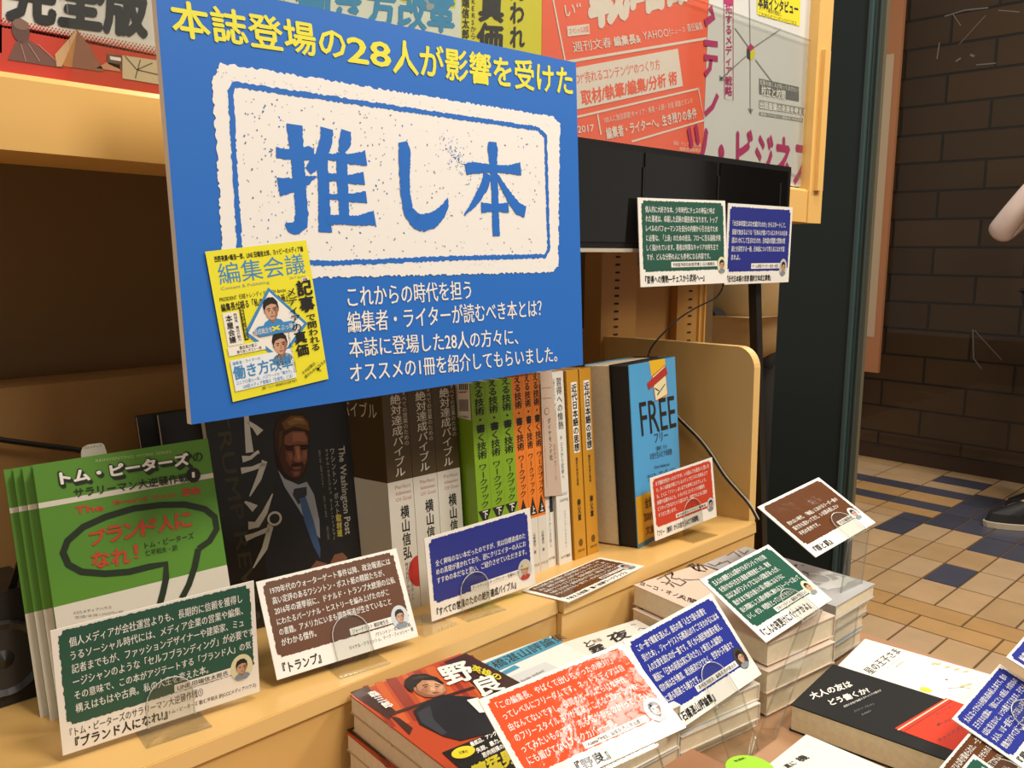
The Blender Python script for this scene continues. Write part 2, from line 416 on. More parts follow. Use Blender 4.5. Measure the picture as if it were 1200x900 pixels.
SHZ = -0.2578
sh_t = thing('sloped_display_shelf', 'yellow wooden sloped shelf unit holding the standing books', 'shelf', S(0.3, 0.62, SHZ))
def sbox(mb, x0, x1, y0, y1, z0, z1, m): mb.box(S(x0, y0, z0), AX*(x1-x0), SY*(y1-y0), SZ*(z1-z0), m)
b = MB(); sbox(b, -0.40, 0.528, 0.5065, 0.80, SHZ-0.012, SHZ, WOOD); sbox(b, -0.40, 0.528, 0.5058, 0.5066, SHZ-0.012, SHZ-0.0006, WOOD_EDGE); b.build('shelf_board', sh_t)
b = MB(); sbox(b, 0.5285, 0.848, 0.5005, 0.80, SHZ-0.012, SHZ, WOOD); sbox(b, 0.5285, 0.848, 0.4998, 0.5006, SHZ-0.012, SHZ-0.0006, WOOD_EDGE); b.build('shelf_board', sh_t)
zr = S(0, 0.5065, SHZ-0.012)
b = MB(); b.box((-0.40, zr[1]+0.0015, TZ), (0.928, 0, 0), (0, 0.012, 0), (0, 0, zr[2]-TZ+.001), WOOD); b.build('riser_panel', sh_t)
b = MB(); b.box((0.5285, zr[1]-0.0045, TZ), (0.3195, 0, 0), (0, 0.012, 0), (0, 0, zr[2]-TZ+.001), mat('#E0B56E', 0.4, 0.2)); b.build('riser_panel', sh_t)
# end panel with rounded corner
out = [(0.4962, -0.40), (0.4962, -0.085)]
for k in range(9):
    a = math.pi/2*k/8; out.append((0.4962+0.022*(1-math.cos(a)), -0.085+0.024*math.sin(a)))
out += [(0.565, -0.0575), (0.64, -0.052), (0.79, -0.043), (0.79, -0.40)]
b = MB(); PAN = mat('#C79E5E', 0.4, 0.15, vary=0.04, vscale=3.0)
pts = [S(0.848, y, z) for y, z in out]
pts[0] = V(0.848, pts[1][1]-0.004, TZ); pts[-1] = V(0.848, pts[-2][1], TZ)
b.prism(pts, AX*0.013, PAN, WOOD_EDGE); b.build('end_panel', sh_t)
# lower back panel and the recessed upper back panel
zl = [hit(px, py, E(0, .745, 0), AY)[2] for px, py in [(0, 445), (700, 395)]]; ztop = sum(zl)/2
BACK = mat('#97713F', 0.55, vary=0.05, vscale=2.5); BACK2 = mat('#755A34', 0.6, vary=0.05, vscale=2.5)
b = MB(); xe = hit(713, 405, E(0, .745, 0), AY)[0]
b.box((-0.45, 0.745, TZ), (xe+0.45, 0, 0), (0, 0.05, 0), (0, 0, ztop-TZ), BACK); b.build('back_panel', sh_t)
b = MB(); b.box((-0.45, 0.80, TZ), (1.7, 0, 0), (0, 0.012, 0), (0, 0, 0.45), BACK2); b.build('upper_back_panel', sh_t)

# slotted uprights
SLOT = mat('#0C0906', 0.8)
def upright(x0, x1, y, slot_px, label, lines=()):
    o = thing('slotted_upright', label, 'shelf post', (x0, y, 0), 'slotted posts behind the books')
    m = mat('#B0803F', 0.45, 0.15); bb = MB(); bb.box((x0, y, 0.0), (x1-x0, 0, 0), (0, 0.028, 0), (0, 0, 2.0), m)
    for lx in lines: bb.box((lx, y-0.003, 0.0), (0.003, 0, 0), (0, 0.003, 0), (0, 0, 2.0), mat('#C79548', 0.4))
    bb.build('post_body', o)
    bb = MB(); s = Sheet(bb, V(x0, y-0.0004, 1.2), AX, -AZ)
    (pa, pb) = slot_px; n = pa[2]
    a0, a1 = s.at(pa[0], pa[1]), s.at(pb[0], pb[1])
    st = (a1-a0)/(n-1)
    for k in range(-14, n+18):
        c = a0+st*k; s.poly([(c[0]-0.0045, c[1]-0.0012), (c[0]+0.0045, c[1]-0.0012), (c[0]+0.0045, c[1]+0.0012), (c[0]-0.0045, c[1]+0.0012)], SLOT, 1)
    bb.build('slot_row', o)
    return o
def xy(px, py, y): return hit(px, py, E(0, y, 0), AY)[0]
yu = 0.70
upright(xy(705, 340, yu), xy(746, 340, yu), yu, ((724.4, 301, 11), (721.4, 392)), 'slotted metal shelf post just right of the blue sign')
upright(xy(793, 380, yu), xy(826, 380, yu), yu, ((809.6, 341, 7), (807, 399)), 'slotted metal shelf post left of the person in khaki', (xy(817, 380, yu), xy(823, 380, yu)))
b = MB(); b.box((xy(747, 340, yu), yu+.012, TZ-.2), (xy(792, 380, yu)-xy(747, 340, yu), 0, 0), (0, 0.008, 0), (0, 0, 0.55), mat('#A87A3E', 0.5)); tag(b.build('shelf_infill_board'), 'plain tan board between the two slotted shelf posts', 'board')

# upper poster frame
YB = 0.60
zt0, zt1 = 1.1+0.1125, 1.1+0.0880; zb0, zb1 = 1.1+0.0662, 1.1+0.0388; XL, XR = -0.35, 1.2058
pf = thing('poster_frame', 'yellow wooden frame holding the row of posters above the shelf', 'frame', (0.5, YB, zb0))
RAIL = mat('#E3B467', 0.42, 0.2, vary=0.03, vscale=2.0)
b = MB()
prof = [(YB, 0.0), (YB-0.0, 0.92), (YB+0.004, 1.0), (YB+0.095, 1.0), (YB+0.095, 0.0), (YB+0.006, 0.0)]
def railpt(x, y, t):
    k = (x-XL)/(XR-XL); za, zz = zb0+(zb1-zb0)*k, zt0+(zt1-zt0)*k
    return V(x, y, za+(zz-za)*t)
b.prism([railpt(XL, y, tt) for y, tt in prof], railpt(XR, YB, 0)-railpt(XL, YB, 0), RAIL); b.build('bottom_rail', pf)
b = MB(); xs0 = xy(954, 100, YB)
b.box((xs0, YB-.002, zb1), (XR-xs0, 0, 0), (0, 0.016, 0), (0, 0, 0.75), RAIL); b.box((xs0+0.012, YB-.008, zt1-.004), (0.016, 0, 0), (0, 0.007, 0), (0, 0, 0.19), RAIL); b.build('side_stile', pf)
b = MB(); b.box((XL, YB+.030, zt1-.02), (XR-XL, 0, 0), (0, 0.01, 0), (0, 0, 0.72), WOOD_DARK); b.build('backing_board', pf)
za = hit(900, 30, E(0, YB+.005, 0), AY)[2]
b = MB(); b.box((0.2, YB+.005, zt1+.004), (xs0-0.205, 0, 0), (0, 0.0025, 0), (0, 0, za-zt1-.004), ACRYLIC); b.box((0.2, YB+.0045, za), (xs0-0.205, 0, 0), (0, 0.0035, 0), (0, 0, 0.0012), ACRYLIC_EDGE); b.build('acrylic_pane', pf)

# bar display and its stand
ym = 0.527
mx0, mx1 = 0.42, xy(925, 240, ym); mz0 = E(0, 0, 0)[2]+0.001; mz1 = E(0, 0, 0)[2]+0.0985
md = thing('bar_display', 'long black glossy display bar behind the blue sign, two cards taped on it', 'display', ((mx0+mx1)/2, ym, mz0))
GB = mat('#0B0A0A', 0.12, 0.5, coat_rough=0.05)
b = MB(); b.box((mx0, ym, mz0), (mx1-mx0, 0, 0), (0, 0.03, 0), (0, 0, mz1-mz0), mat('#141211', 0.35)); b.build('display_body', md)
for a, c in ((mx0+.006, xy(750, 230, ym)), (xy(754, 230, ym), xy(838, 230, ym)), (xy(842, 230, ym), mx1-.008)):
    b = MB(); b.box((a, ym-.0012, mz0+.006), (c-a, 0, 0), (0, 0.0012, 0), (0, 0, mz1-mz0-.012), GB); b.build('screen', md)
b = MB()
for px in (752, 840, 913):
    b = MB(); b.box((xy(px, 220, ym)-.0008, ym-.0025, mz0+.01), (0.0016, 0, 0), (0, 0.002, 0), (0, 0, mz1-mz0-.03), mat('#2E2C2A', 0.2)); b.build('divider_ridge', md)
b = MB(); b.box((mx0, ym-.001, mz0-.0035), (xy(760, 290, ym)-mx0, 0, 0), (0, 0.028, 0), (0, 0, 0.0035), mat('#B9AE9A', 0.35)); b.build('chin_strip', md)
b = MB(); p0 = hit(883.5, 300, E(0, .532, 0), AY); p1 = hit(893, 660, E(0, .532, 0), AY); p2 = p1+(p1-p0)*((p1[2])/(p0[2]-p1[2]))
b.prism([p0+V(-.006, -.005, 0), p0+V(.006, -.005, 0), p0+V(.006, .005, 0), p0+V(-.006, .005, 0)], p2-p0, mat('#17130F', 0.5)); b.box(p2+V(-.08, -.0, 0), V(.16, 0, 0), V(0, .12, 0), V(0, 0, .012), mat('#17130F', .5)); b.build('stand_pole', md)
# ------------------------------------------------------------------ inks
WHITE = mat('#EDE6DA', 0.55); PAPER = mat('#E9E2D4', 0.6); INKK = mat('#1B1916', 0.55); PAGE = mat('#E0D2B6', 0.75, vary=0.05, vscale=220.0)
YEL = mat('#E6DC34', 0.5); SBLUE = mat('#246ABF', 0.42, 0.08); SKIN = mat('#C9997A'); HAIR = mat('#241C18'); GREY = mat('#8C8A86'); CYAN = mat('#2E8FC4', 0.5)

# ------------------------------------------------------------------ magazine cover artwork (used small on the sign, large as a poster)
def magazine(sh, L, small=True):
    w, h = sh.w, sh.h; F = sh.fr
    yl = mat('#E8DE2C', 0.5); bl = mat('#3D86BD', 0.5)
    sh.frect(0, 0, 1, 1, yl, L)
    if small: sh.ftext('西野亮廣×嶋浩一郎、LINE 田端信太郎、ヨッピーのメディア論', .07, .035, .95, .075, INKK, L+1, .02)
    sh.ftext('編集会議', .08, .085, .94, .225, bl, L+1, .0, False)
    sh.ftext('Content & Publishing', .08, .235, .55, .262, GREY, L+1)
    sh.ftext('2017 Spring', .76, .235, .93, .255, GREY, L+1)
    sh.ftext('PRESIDENT  日経トレンディ SWITCH dancyu', .05, .30, .70, .335, INKK, L+1, .01)
    sh.ftext('編集長が語る「私のベスト企画」', .05, .345, .70, .40, INKK, L+1, .02)
    c = F(.53, .565)
    sh.poly([F(.53, .285), F(.87, .575), F(.53, .80), F(.22, .565)], bl, L+2)
    sh.poly([F(.53, .315), F(.83, .572), F(.53, .77), F(.26, .565)], WHITE, L+3)
    sh.poly([F(.36, .535), F(.70, .535), F(.76, .565), F(.70, .605), F(.36, .605), F(.30, .565)], bl, L+8)
    r = w*0.15
    sh.face(F(.52, .445), r, SKIN, HAIR, bl, None, L+3, hat=None)
    sh.face(F(.55, .69), r, SKIN, HAIR, mat('#2A2A30'), None, L+3)
    sh.ftext('既成概念を', .31, .55, .49, .59, WHITE, L+9); sh.ftext('×', .49, .53, .57, .60, yl, L+9, .03); sh.ftext('ぶっ壊す!', .58, .55, .76, .59, WHITE, L+9)
    sh.vtext('記事', F(.81, .27), F(.98, .27), F(.81, .50), INKK, L+4, .03)
    sh.vtext('で問われる', F(.86, .51), F(.97, .51), F(.86, .78), INKK, L+4, .02)
    sh.vtext('メディアの', F(.69, .31), F(.80, .31), F(.69, .62), INKK, L+10, .02)
    sh.vtext('真価', F(.70, .62), F(.84, .62), F(.70, .80), INKK, L+4, .03)
    sh.vtext('INTERVIEWERS/から田端信太郎', F(.635, .58), F(.675, .58), F(.635, .90), INKK, L+4)
    sh.frect(.885, .255, .955, .278, WHITE, L+2); sh.ftext('特集', .895, .257, .945, .276, INKK, L+3)
    sh.poly([F(.05, .41), F(.20, .41), F(.20, .63), F(.05, .63)], WHITE, L+2); sh.vtext('本屋会議', F(.07, .425), F(.135, .425), F(.07, .615), INKK, L+3, .02); sh.vtext('再発見 書店の魅力', F(.148, .42), F(.185, .42), F(.148, .61), INKK, L+3)
    sh.poly([F(.215, .385), F(.255, .385), F(.255, .61), F(.215, .61)], INKK, L+2); sh.vtext('編集者が選ぶ書店と本', F(.222, .39), F(.25, .39), F(.222, .605), yl, L+3)
    sh.frect(.04, .635, .40, .695, WHITE, L+4); sh.ftext('書店員が選ぶ', .15, .64, .32, .665, INKK, L+5); sh.ftext('勝ち抜くポスト一冊', .12, .667, .36, .69, INKK, L+5)
    sh.frect(.04, .725, .66, .935, mat('#E4E8EA'), L+4); sh.ftext('編集者・ライターの', .06, .735, .33, .76, bl, L+5)
    sh.ftext('働き方改革', .05, .765, .64, .86, bl, L+5, .02); sh.ftext('ユニクロ潜入一年、バズワードの「働き方」', .06, .868, .62, .895, bl, L+5); sh.ftext('100誌メディア現場の「生産性」とは?', .12, .90, .62, .93, bl, L+5)
    sh.text('その記事は…', F(.72, .905), F(.90, .84), F(.735, .93), INKK, L+4, .01); sh.text('誰のもの?になるか', F(.74, .935), F(.99, .85), F(.755, .96), INKK, L+4, .01)
    sh.line([F(.93, .93), F(.90, .91)], w*.008, INKK, L+4); sh.poly([F(.885, .90), F(.925, .902), F(.897, .925)], INKK, L+5)
    sh.ftext('書籍・ウェブ・雑誌編集 宣伝会議 特別号', .30, .945, .66, .965, INKK, L+4)

# ------------------------------------------------------------------ blue sign
TL, TR, BR, BL = E(.2199, .5206, .1545), E(.5840, .5206, .1591), E(.5872, .5088, -.1032), E(.2232, .5088, -.1077)
sg = thing('shop_sign', 'large blue sign board with white stamp frame and yellow heading', 'sign', (TL+TR+BR+BL)/4)
U, W = unit(TR-TL), unit(BL-TL); N = unit(np.cross(W, U))
b = MB(); b.box(TL-N*.0062, TR-TL, BL-TL, N*.006, {'*': mat('#E6DED2', 0.6), '+c': SBLUE, '-c': WHITE}); b.build('foam_board', sg)
b = MB(); sh = Sheet(b, TL, U, W, np.linalg.norm(TR-TL), np.linalg.norm(BL-TL)); A = sh.at
head = '本誌登場の28人が影響を受けた'
HY = mat('#E5DC3A', 0.5)
for st, a_, c_, d_ in ((head[:5], (198, -2), (402, 33), (204, 43)), ('28', (406, 36), (456, 44.5), (408, 76)), (head[7:], (459, 45), (670, 79), (461, 86))): sh.ptext(st, a_, c_, d_, HY, 2, .022)
stamp = mat('#EAE4DC', 0.6)
fr = [(258, 74), (649, 137), (656, 145), (654, 312), (648, 319), (300, 327), (266, 318), (262, 312), (249, 97), (251, 90)]
sh.rough([A(*p) for p in fr], stamp, 1, .0009, .0016)
inn = [(274, 99), (630, 151), (639, 160), (643, 293), (638, 300), (520, 303), (380, 309), (281, 300), (270, 108)]
sh.line([A(*p) for p in inn], .0036, SBLUE, 2, .0006, .0015, close=True)
def Z1(x, y): return A(310+x*160/900, 130+y*160/900)      # strokes of the three brush characters
def Z2(x, y): return A(440+x*200/1125, 140+y*160/900)
pxw = .00105
_bl = [3.0]
def brush(fn, pts, ws): _bl[0] += .12; sh.line([fn(*p) for p in pts], ws, SBLUE, _bl[0], .0004, .0012)
q1 = 160/900*.00099
for pts, ws in [([(198, 90), (200, 150), (215, 300), (232, 520), (245, 680), (238, 740), (205, 780)], [80, 76, 66, 62, 66, 70, 45]), ([(225, 770), (180, 772), (135, 745)], [60, 52, 16]),
                ([(75, 275), (150, 285), (290, 280), (325, 285)], [46, 46, 60, 50]), ([(90, 500), (180, 490), (260, 465), (340, 432)], [80, 62, 48, 6]),
                ([(410, 115), (405, 200), (375, 290), (330, 350), (285, 395)], [66, 66, 60, 52, 40]), ([(375, 290), (385, 450), (392, 620), (398, 800)], [60, 58, 62, 70]),
                ([(537, 130), (530, 200), (505, 275)], [52, 66, 36]), ([(505, 275), (512, 450), (520, 600), (525, 720)], [58, 60, 56, 56]),
                ([(400, 300), (500, 310), (590, 318), (668, 312)], [26, 34, 50, 70]), ([(410, 435), (480, 440), (560, 450), (655, 445)], [36, 36, 40, 62]),
                ([(410, 565), (500, 568), (580, 573), (670, 568)], [26, 26, 40, 58]), ([(410, 715), (520, 720), (620, 722), (725, 705)], [46, 40, 46, 72])]:
    brush(Z1, pts, [w*q1*.84 for w in ws])
q2 = 200/1125*.00108
for pts, ws in [([(178, 148), (190, 200), (190, 360), (196, 500), (215, 610), (270, 672), (310, 684)], [46, 66, 58, 52, 56, 72, 76]), ([(300, 684), (370, 668), (430, 618), (460, 570), (474, 515)], [76, 72, 56, 36, 5]),
                ([(768, 148), (770, 190), (775, 300), (785, 480), (790, 660), (795, 768)], [52, 66, 48, 44, 46, 50]), ([(592, 328), (640, 318), (760, 322), (870, 330), (955, 325)], [50, 54, 36, 38, 64]),
                ([(740, 360), (715, 440), (665, 530), (585, 630)], [52, 50, 40, 8]), ([(800, 370), (850, 460), (900, 540), (940, 590), (985, 610)], [20, 36, 52, 60, 58]), ([(695, 580), (780, 582), (875, 580)], [50, 34, 50])]:
    brush(Z2, pts, [w*q2*.86 for w in ws])
r2 = random.Random(5); spk = mat('#66707E', 0.6)
for k in range(560):                                       # ink speckles of the stamp
    x, y = r2.uniform(285, 636), r2.uniform(110, 300)
    if y < 100+(x-274)*.145+8 or y > 300: continue
    c = A(x, y); s = r2.uniform(.0002, .0006); t = r2.uniform(0, 3.1)
    sh.ell(c, s*r2.uniform(.8, 2), s, spk if r2.random() < .7 else SBLUE, 2.5, n=5, rot=t)
for k in range(110):
    u = r2.random(); x, y = 522+u*26+r2.gauss(0, 6), 165+u*38+r2.gauss(0, 6); sh.ell(A(x, y), r2.uniform(.0003, .0009), .0003, SBLUE, 2.6, n=5, rot=r2.uniform(0, 3))
for k in range(160):
    x, y = r2.uniform(255, 652), r2.choice([r2.uniform(0, 12)+82+0, r2.uniform(306, 316)])
    if y < 200: y += (x-258)*.158
    sh.ell(A(x, y), r2.uniform(.0002, .0005), .0002, spk, 2.5, n=5)
for s, a, c, d in [('これからの時代を担う', (406, 335), (551, 326), (408, 361)), ('編集者・ライターが読むべき本とは？', (406, 365), (634, 347), (408, 391)), ('本誌に登場した28人の方々に、', (408, 396), (606, 381), (410, 420)), ('オススメの1冊を紹介してもらいました。', (409, 425), (652, 402), (411, 449))]:
    c = (c[0], c[1]+(2 if 'これ' in s else 3 if '編集' in s else 3))
    sh.ptext(s, a, c, d, WHITE, 2, .016)
b.build('printed_face', sg)
b = MB(); q = [A(*p) for p in [(239.5, 295), (358, 281.5), (384.5, 443.5), (272, 471)]]
P0 = sh.P(q[0], 8); P1 = sh.P(q[1], 8); P3 = sh.P(q[3], 8)
ms = Sheet(b, P0, P1-P0, P3-P0, np.linalg.norm(P1-P0), np.linalg.norm(P3-P0)); magazine(ms, 0, True); b.build('magazine_picture', sg)

# ------------------------------------------------------------------ posters in the upper frame
YP = YB+0.012
def poster(px_l, px_r, label, zlow=None, ztop=1.70, yoff=0.0, hexc='#EDE6DA', rough=.35):
    y = YP+yoff; x0 = hit(px_l, 60, E(0, y, 0), AY)[0]; x1 = hit(px_r, 60, E(0, y, 0), AY)[0]
    k = ((x0+x1)/2-XL)/(XR-XL); z0 = zt0+(zt1-zt0)*(max(x1, x0)-XL)/(XR-XL)+.0005
    o = thing('wall_advert_poster', label, 'poster', ((x0+x1)/2, y, z0), 'posters in the wooden frame')
    b = MB(); b.box((x0, y, z0), (x1-x0, 0, 0), (0, 0.001, 0), (0, 0, ztop-z0), mat(hexc, rough, .3))
    s = Sheet(b, V(x0, y-.0001, ztop), AX, -AZ, x1-x0, ztop-z0)
    return o, b, s
o, b, s = poster(-30, 205, 'red and white poster with huge black title characters above the left shelf', hexc='#D8D2C6')
RED = mat('#C23A26', .4, .3)
s.pxpoly([(-30, -60), (2, -60), (2, 62), (-30, 62)], RED, 2)
s.pxpoly([(-30, 28), (2, 30), (30, 33), (80, 42), (190, 66), (205, 120), (-30, 90)], RED, 2)
for k in range(46):
    for r in range(4):
        x = 2+k*4.1+(r % 2)*2; y = 27+(x)*.19-r*3.0+3
        s.ell(s.at(x, y), .0011-.0002*r, .0011-.0002*r, RED, 2, n=6)
s.ptext('完全版', (9, -46), (172, -18), (9, 22), INKK, 4, .05, False)
br = mat('#8A5A42', .5); br2 = mat('#B5793F', .5)
s.pxpoly([(9, 70), (18, 50), (22, 46), (36, 48), (50, 60), (75, 80)], mat('#6E4A3E', .5), 5); s.ell(s.at(24, 36), .0050, .0072, mat('#5E4034', .5), 6); s.ell(s.at(24, 29), .0046, .0032, mat('#7E5E4E', .5), 7)
for a in (0, 9, 20): s.line([s.at(24+a, 52), s.at(30+a*1.8, 72)], .0006, mat('#9C8072'), 7)
s.pxpoly([(66, 64), (90, 34), (118, 84), (75, 78)], br2, 5); s.pxpoly([(90, 36), (104, 54), (122, 84), (84, 79)], br, 6); s.pxpoly([(64, 64), (88, 37), (91, 36), (72, 78), (66, 78)], mat('#C9A070', .5), 6)
s.pxpoly([(112, 80), (140, 84), (140, 76), (125, 73)], mat('#C58A62'), 6); s.pxpoly([(125, 63), (142, 65), (142, 82), (126, 75)], mat('#5A4438'), 6); s.pxpoly([(128, 66), (141, 68), (141, 72), (129, 70)], PAPER, 7)
s.pxpoly([(143, 65), (192, 72), (192, 100), (143, 92)], mat('#C7B690'), 6)
for a, c in [((146, 66), (160, 82)), ((160, 82), (178, 74)), ((160, 82), (186, 88)), ((164, 70), (158, 92))]: s.line([s.at(*a), s.at(*c)], .0007, mat('#5A4A38'), 7)
b.build('poster_sheet', o)

o, b, s = poster(300, 635, 'yellow magazine poster between the blue sign and the coral poster', hexc='#D9D12E', yoff=.001)
yl = mat('#D9D12E', .4, .3); bl = mat('#3489B8', .4, .2)
s.pxpoly([(334, -30), (540, -30), (540, 46), (334, 20)], mat('#D9DCCB', .4, .3), 2)
s.pxpoly([(455, -30), (540, -30), (533, 10), (500, 8), (470, 2)], yl, 3)
s.pxpoly([(476, -16), (536, -16), (530, 6), (519, 16), (492, 12)], bl, 4); s.pxpoly([(494, -8), (514, -8), (508, 12), (500, 12)], mat('#9AA0A2', .4), 5)
s.ptext('働き方改革', (346, -24), (532, -1), (346, 22), bl, 5, .04, False)
s.pvtext('真価', (561, -12), (592, -9), (558, 64), INKK, 3, .04)
s.pvtext('で問われ', (597, -57), (615, -55), (597, 58), INKK, 3, .03)
s.pvtext('田端信太郎', (541, -16), (550, -15), (541, 46), INKK, 3, .02); s.pvtext('KERSから', (551, -3), (558, -2), (551, 46), INKK, 3)
b.build('poster_sheet', o)

o, b, s = poster(635, 828, 'coral red poster with slanted white text boxes beside the sign', hexc='#F2694A', yoff=.0005)
CW = mat('#E6D9C8', .4, .3); CR_ = mat('#EE6648', .4, .3)
s.ptext('戦略論', (689, -46), (818, -74), (692, 33), CW, 3, .05, False)
s.ptext('い“', (661, 3), (680, 0), (662, 22), CW, 3, .01)
s.line([s.at(648, 0), s.at(662, 71)], .0022, CW, 3); s.line([s.at(662, 73), s.at(828, 45)], .0028, CW, 3)
s.pxpoly([(664, 31), (690, 28), (691, 40), (665, 43)], CW, 3); s.ptext('スペシャル対談', (666, 33), (689, 30), (667, 41), CR_, 4)
s.ptext('週刊文春', (670, 49), (715, 43), (672, 62), CW, 3, .01); s.ptext('編集長&', (718, 43), (749, 39), (720, 55), CW, 3, .03); s.ptext('YAHOO!', (752, 35), (784, 31), (754, 48), CW, 3, .0); s.ptext('ニュース', (785, 34), (802, 31), (786, 41), CW, 3); s.ptext('責任編集', (804, 28), (822, 25), (806, 38), CW, 3, .01)
s.pxpoly([(655, 83), (794, 57), (800, 101), (655, 133)], CW, 3)
s.ptext('つ!“売れるコンテンツ”のつくり方', (672, 86), (772, 69), (674, 100), CR_, 4, .015)
s.ptext('取材/執筆/編集/分析 術', (680, 106), (792, 83), (682, 124), CR_, 4, .035)
fr = [(702, 132), (819, 103), (825, 141), (702, 170)]
s.line([s.at(655, 142), s.at(818, 104)], .0022, CW, 3); s.line([s.at(818, 103), s.at(825, 141), s.at(740, 166)], .0022, CW, 3); s.line([s.at(700, 134), s.at(704, 158)], .0022, CW, 3)
s.ptext('100人に独自調査!キャリア・格差・人脈・お金 調査とホンネ', (707, 137), (811, 114), (708, 145), CW, 4)
s.ptext('編集者・ライターへ。生き残りの条件', (709, 150), (815, 126), (711, 164), CW, 4, .03)
s.ptext('2017', (676, 146), (695, 144), (677, 157), CW, 4, .02); s.ptext('電話・ウェブ・宣伝会議', (789, 165), (821, 168), (789, 170), CW, 4); s.ptext('編集会議編集部', (796, 172), (821, 174), (796, 177), CW, 4)
b.build('poster_sheet', o)

o, b, s = poster(828.5, 951, 'white poster with magenta title and arrow diagram at the right end', hexc='#D6D5CE')
MG = mat('#B23566', .4, .2); GA = mat('#8E908C', .4)
s.ptext('ツ・ビジネス', (806, 140), (948, 166), (806, 203), MG, 3, .03, False)
s.line([s.at(832, 8), s.at(836, 20), s.at(826, 27)], .009, MG, 3); s.line([s.at(825, 50), s.at(841, 52)], .007, MG, 3); s.line([s.at(825, 67), s.at(841, 69)], .007, MG, 3); s.line([s.at(833, 70), s.at(832, 80), s.at(826, 88)], .007, MG, 3); s.line([s.at(841, 111), s.at(835, 125), s.at(826, 134)], .007, MG, 3)
s.line([s.at(848, -5), s.at(849, 116), s.at(859, 118), s.at(859, -5)], .0012, MG, 3); s.pvtext('拓するメディア戦略', (849.5, 4), (858, 5), (849.5, 113), MG, 3, .02); s.pxpoly([(848, -10), (859, -10), (859, 6), (848, 4)], MG, 4)
for a, c in [((879, 58), (879, 132)), ((879, 58), (878, -5)), ((879, 58), (861, 33)), ((884, 55), (915, 34)), ((874, 66), (844, 93)), ((885, 70), (904, 95))]: s.line([s.at(*a), s.at(*c)], .0018, GA, 3)
s.pxpoly([(876, 127), (882.5, 128), (880, 134)], GA, 3); s.pxpoly([(843, 88), (843, 95), (850, 94)], GA, 3)
s.pxpoly([(875, 56), (879.5, 51), (884, 56), (879, 60)], MG, 4); s.pxpoly([(875, 57), (879, 60.5), (879, 71), (875, 67)], mat('#3C3C3A'), 4); s.pxpoly([(879, 60.5), (884, 57), (884, 67), (879, 71)], mat('#D8CE2A'), 4)
DG = mat('#6E706E', .4)
s.pxpoly([(889.5, 92), (936, 102), (936, 119), (889.5, 110)], DG, 3); s.ptext('言葉を磨く人が知っておきたい', (890, 93), (935, 103), (890, 99), PAPER, 4); s.ptext('校正と校閲', (892, 100), (920, 106), (892, 112), PAPER, 4, .02)
s.pxpoly([(889.5, 117), (945, 127), (945, 135), (889.5, 127)], GA, 3); s.ptext('出版産業の未来を考える', (890, 118), (944, 128), (890, 127), PAPER, 4, .03); s.pxpoly([(889.5, 131), (941, 139), (941, 143), (889.5, 135)], GA, 3); s.ptext('書籍 ライター・編集者 対談企画', (891, 132), (940, 139.5), (891, 135.5), PAPER, 4)
s.ptext('宣伝会議編集部', (926, 202), (942, 207), (926, 206), GA, 4)
s.pxpoly([(887, -20), (938, -14), (937, 31), (887, 17)], mat('#E4D62C', .4), 3); s.ptext('本誌インタビュー', (888, -6), (935, 4), (888, 9), INKK, 4, .04); s.ptext('スクープ連発の理由と、', (889, 6), (916, 14), (889, 12), INKK, 4); s.ptext('これからのコンテンツビジネス', (889, 13), (933, 25), (889, 19), INKK, 4)
b.build('poster_sheet', o)
# ------------------------------------------------------------------ books
def book(name, label, O, U, Wd, w, h, t, cover, spine='R', group=None, page=None, back=None, prints=None, spine_prints=None, extra=None, bt=0.0009, side_pages=True):
    """a book: O top-left corner of the front cover, U right, Wd down; thickness goes behind the cover"""
    page = page or PAGE; U, Wd = unit(U), unit(Wd); N = unit(np.cross(Wd, U)); back = back or cover
    foot = O+Wd*h-N*t/2+U*w/2
    o = thing(name, label, 'book', foot, group)
    b = MB()
    b.box(O-N*bt, U*w, Wd*h, N*bt, cover); b.box(O-N*t, U*w, Wd*h, N*bt, back)
    sx = O+U*(w-bt) if spine == 'R' else O
    b.box(sx-N*(t-bt), U*bt, Wd*h, N*(t-2*bt), cover)
    if prints: prints(Sheet(b, O, U, Wd, w, h))
    if spine_prints:
        if spine == 'R': spine_prints(Sheet(b, O+U*w, -N, Wd, t, h))
        else: spine_prints(Sheet(b, O-N*t, N, Wd, t, h))
    b.build('cover', o)
    p = MB(); i0, i1 = (0.0006, bt) if spine == 'R' else (bt, 0.0006)
    p.box(O+U*i0+Wd*.0012-N*(t-bt), U*(w-i0-i1), Wd*(h-.0024), N*(t-2*bt), page); p.build('page_block', o)
    if extra: extra(o)
    return o
ZTOP = -0.068; BH = -SHZ+ZTOP
def spine_out(name, label, x0, t, yfront, depth, cover, group=None, h=None, **k):
    """standing book, spine towards the aisle, front cover towards the left"""
    h = h or BH
    return book(name, label, S(x0, yfront+depth, SHZ+h), -SY, -SZ, depth, h, t, cover, 'R', group, **k)

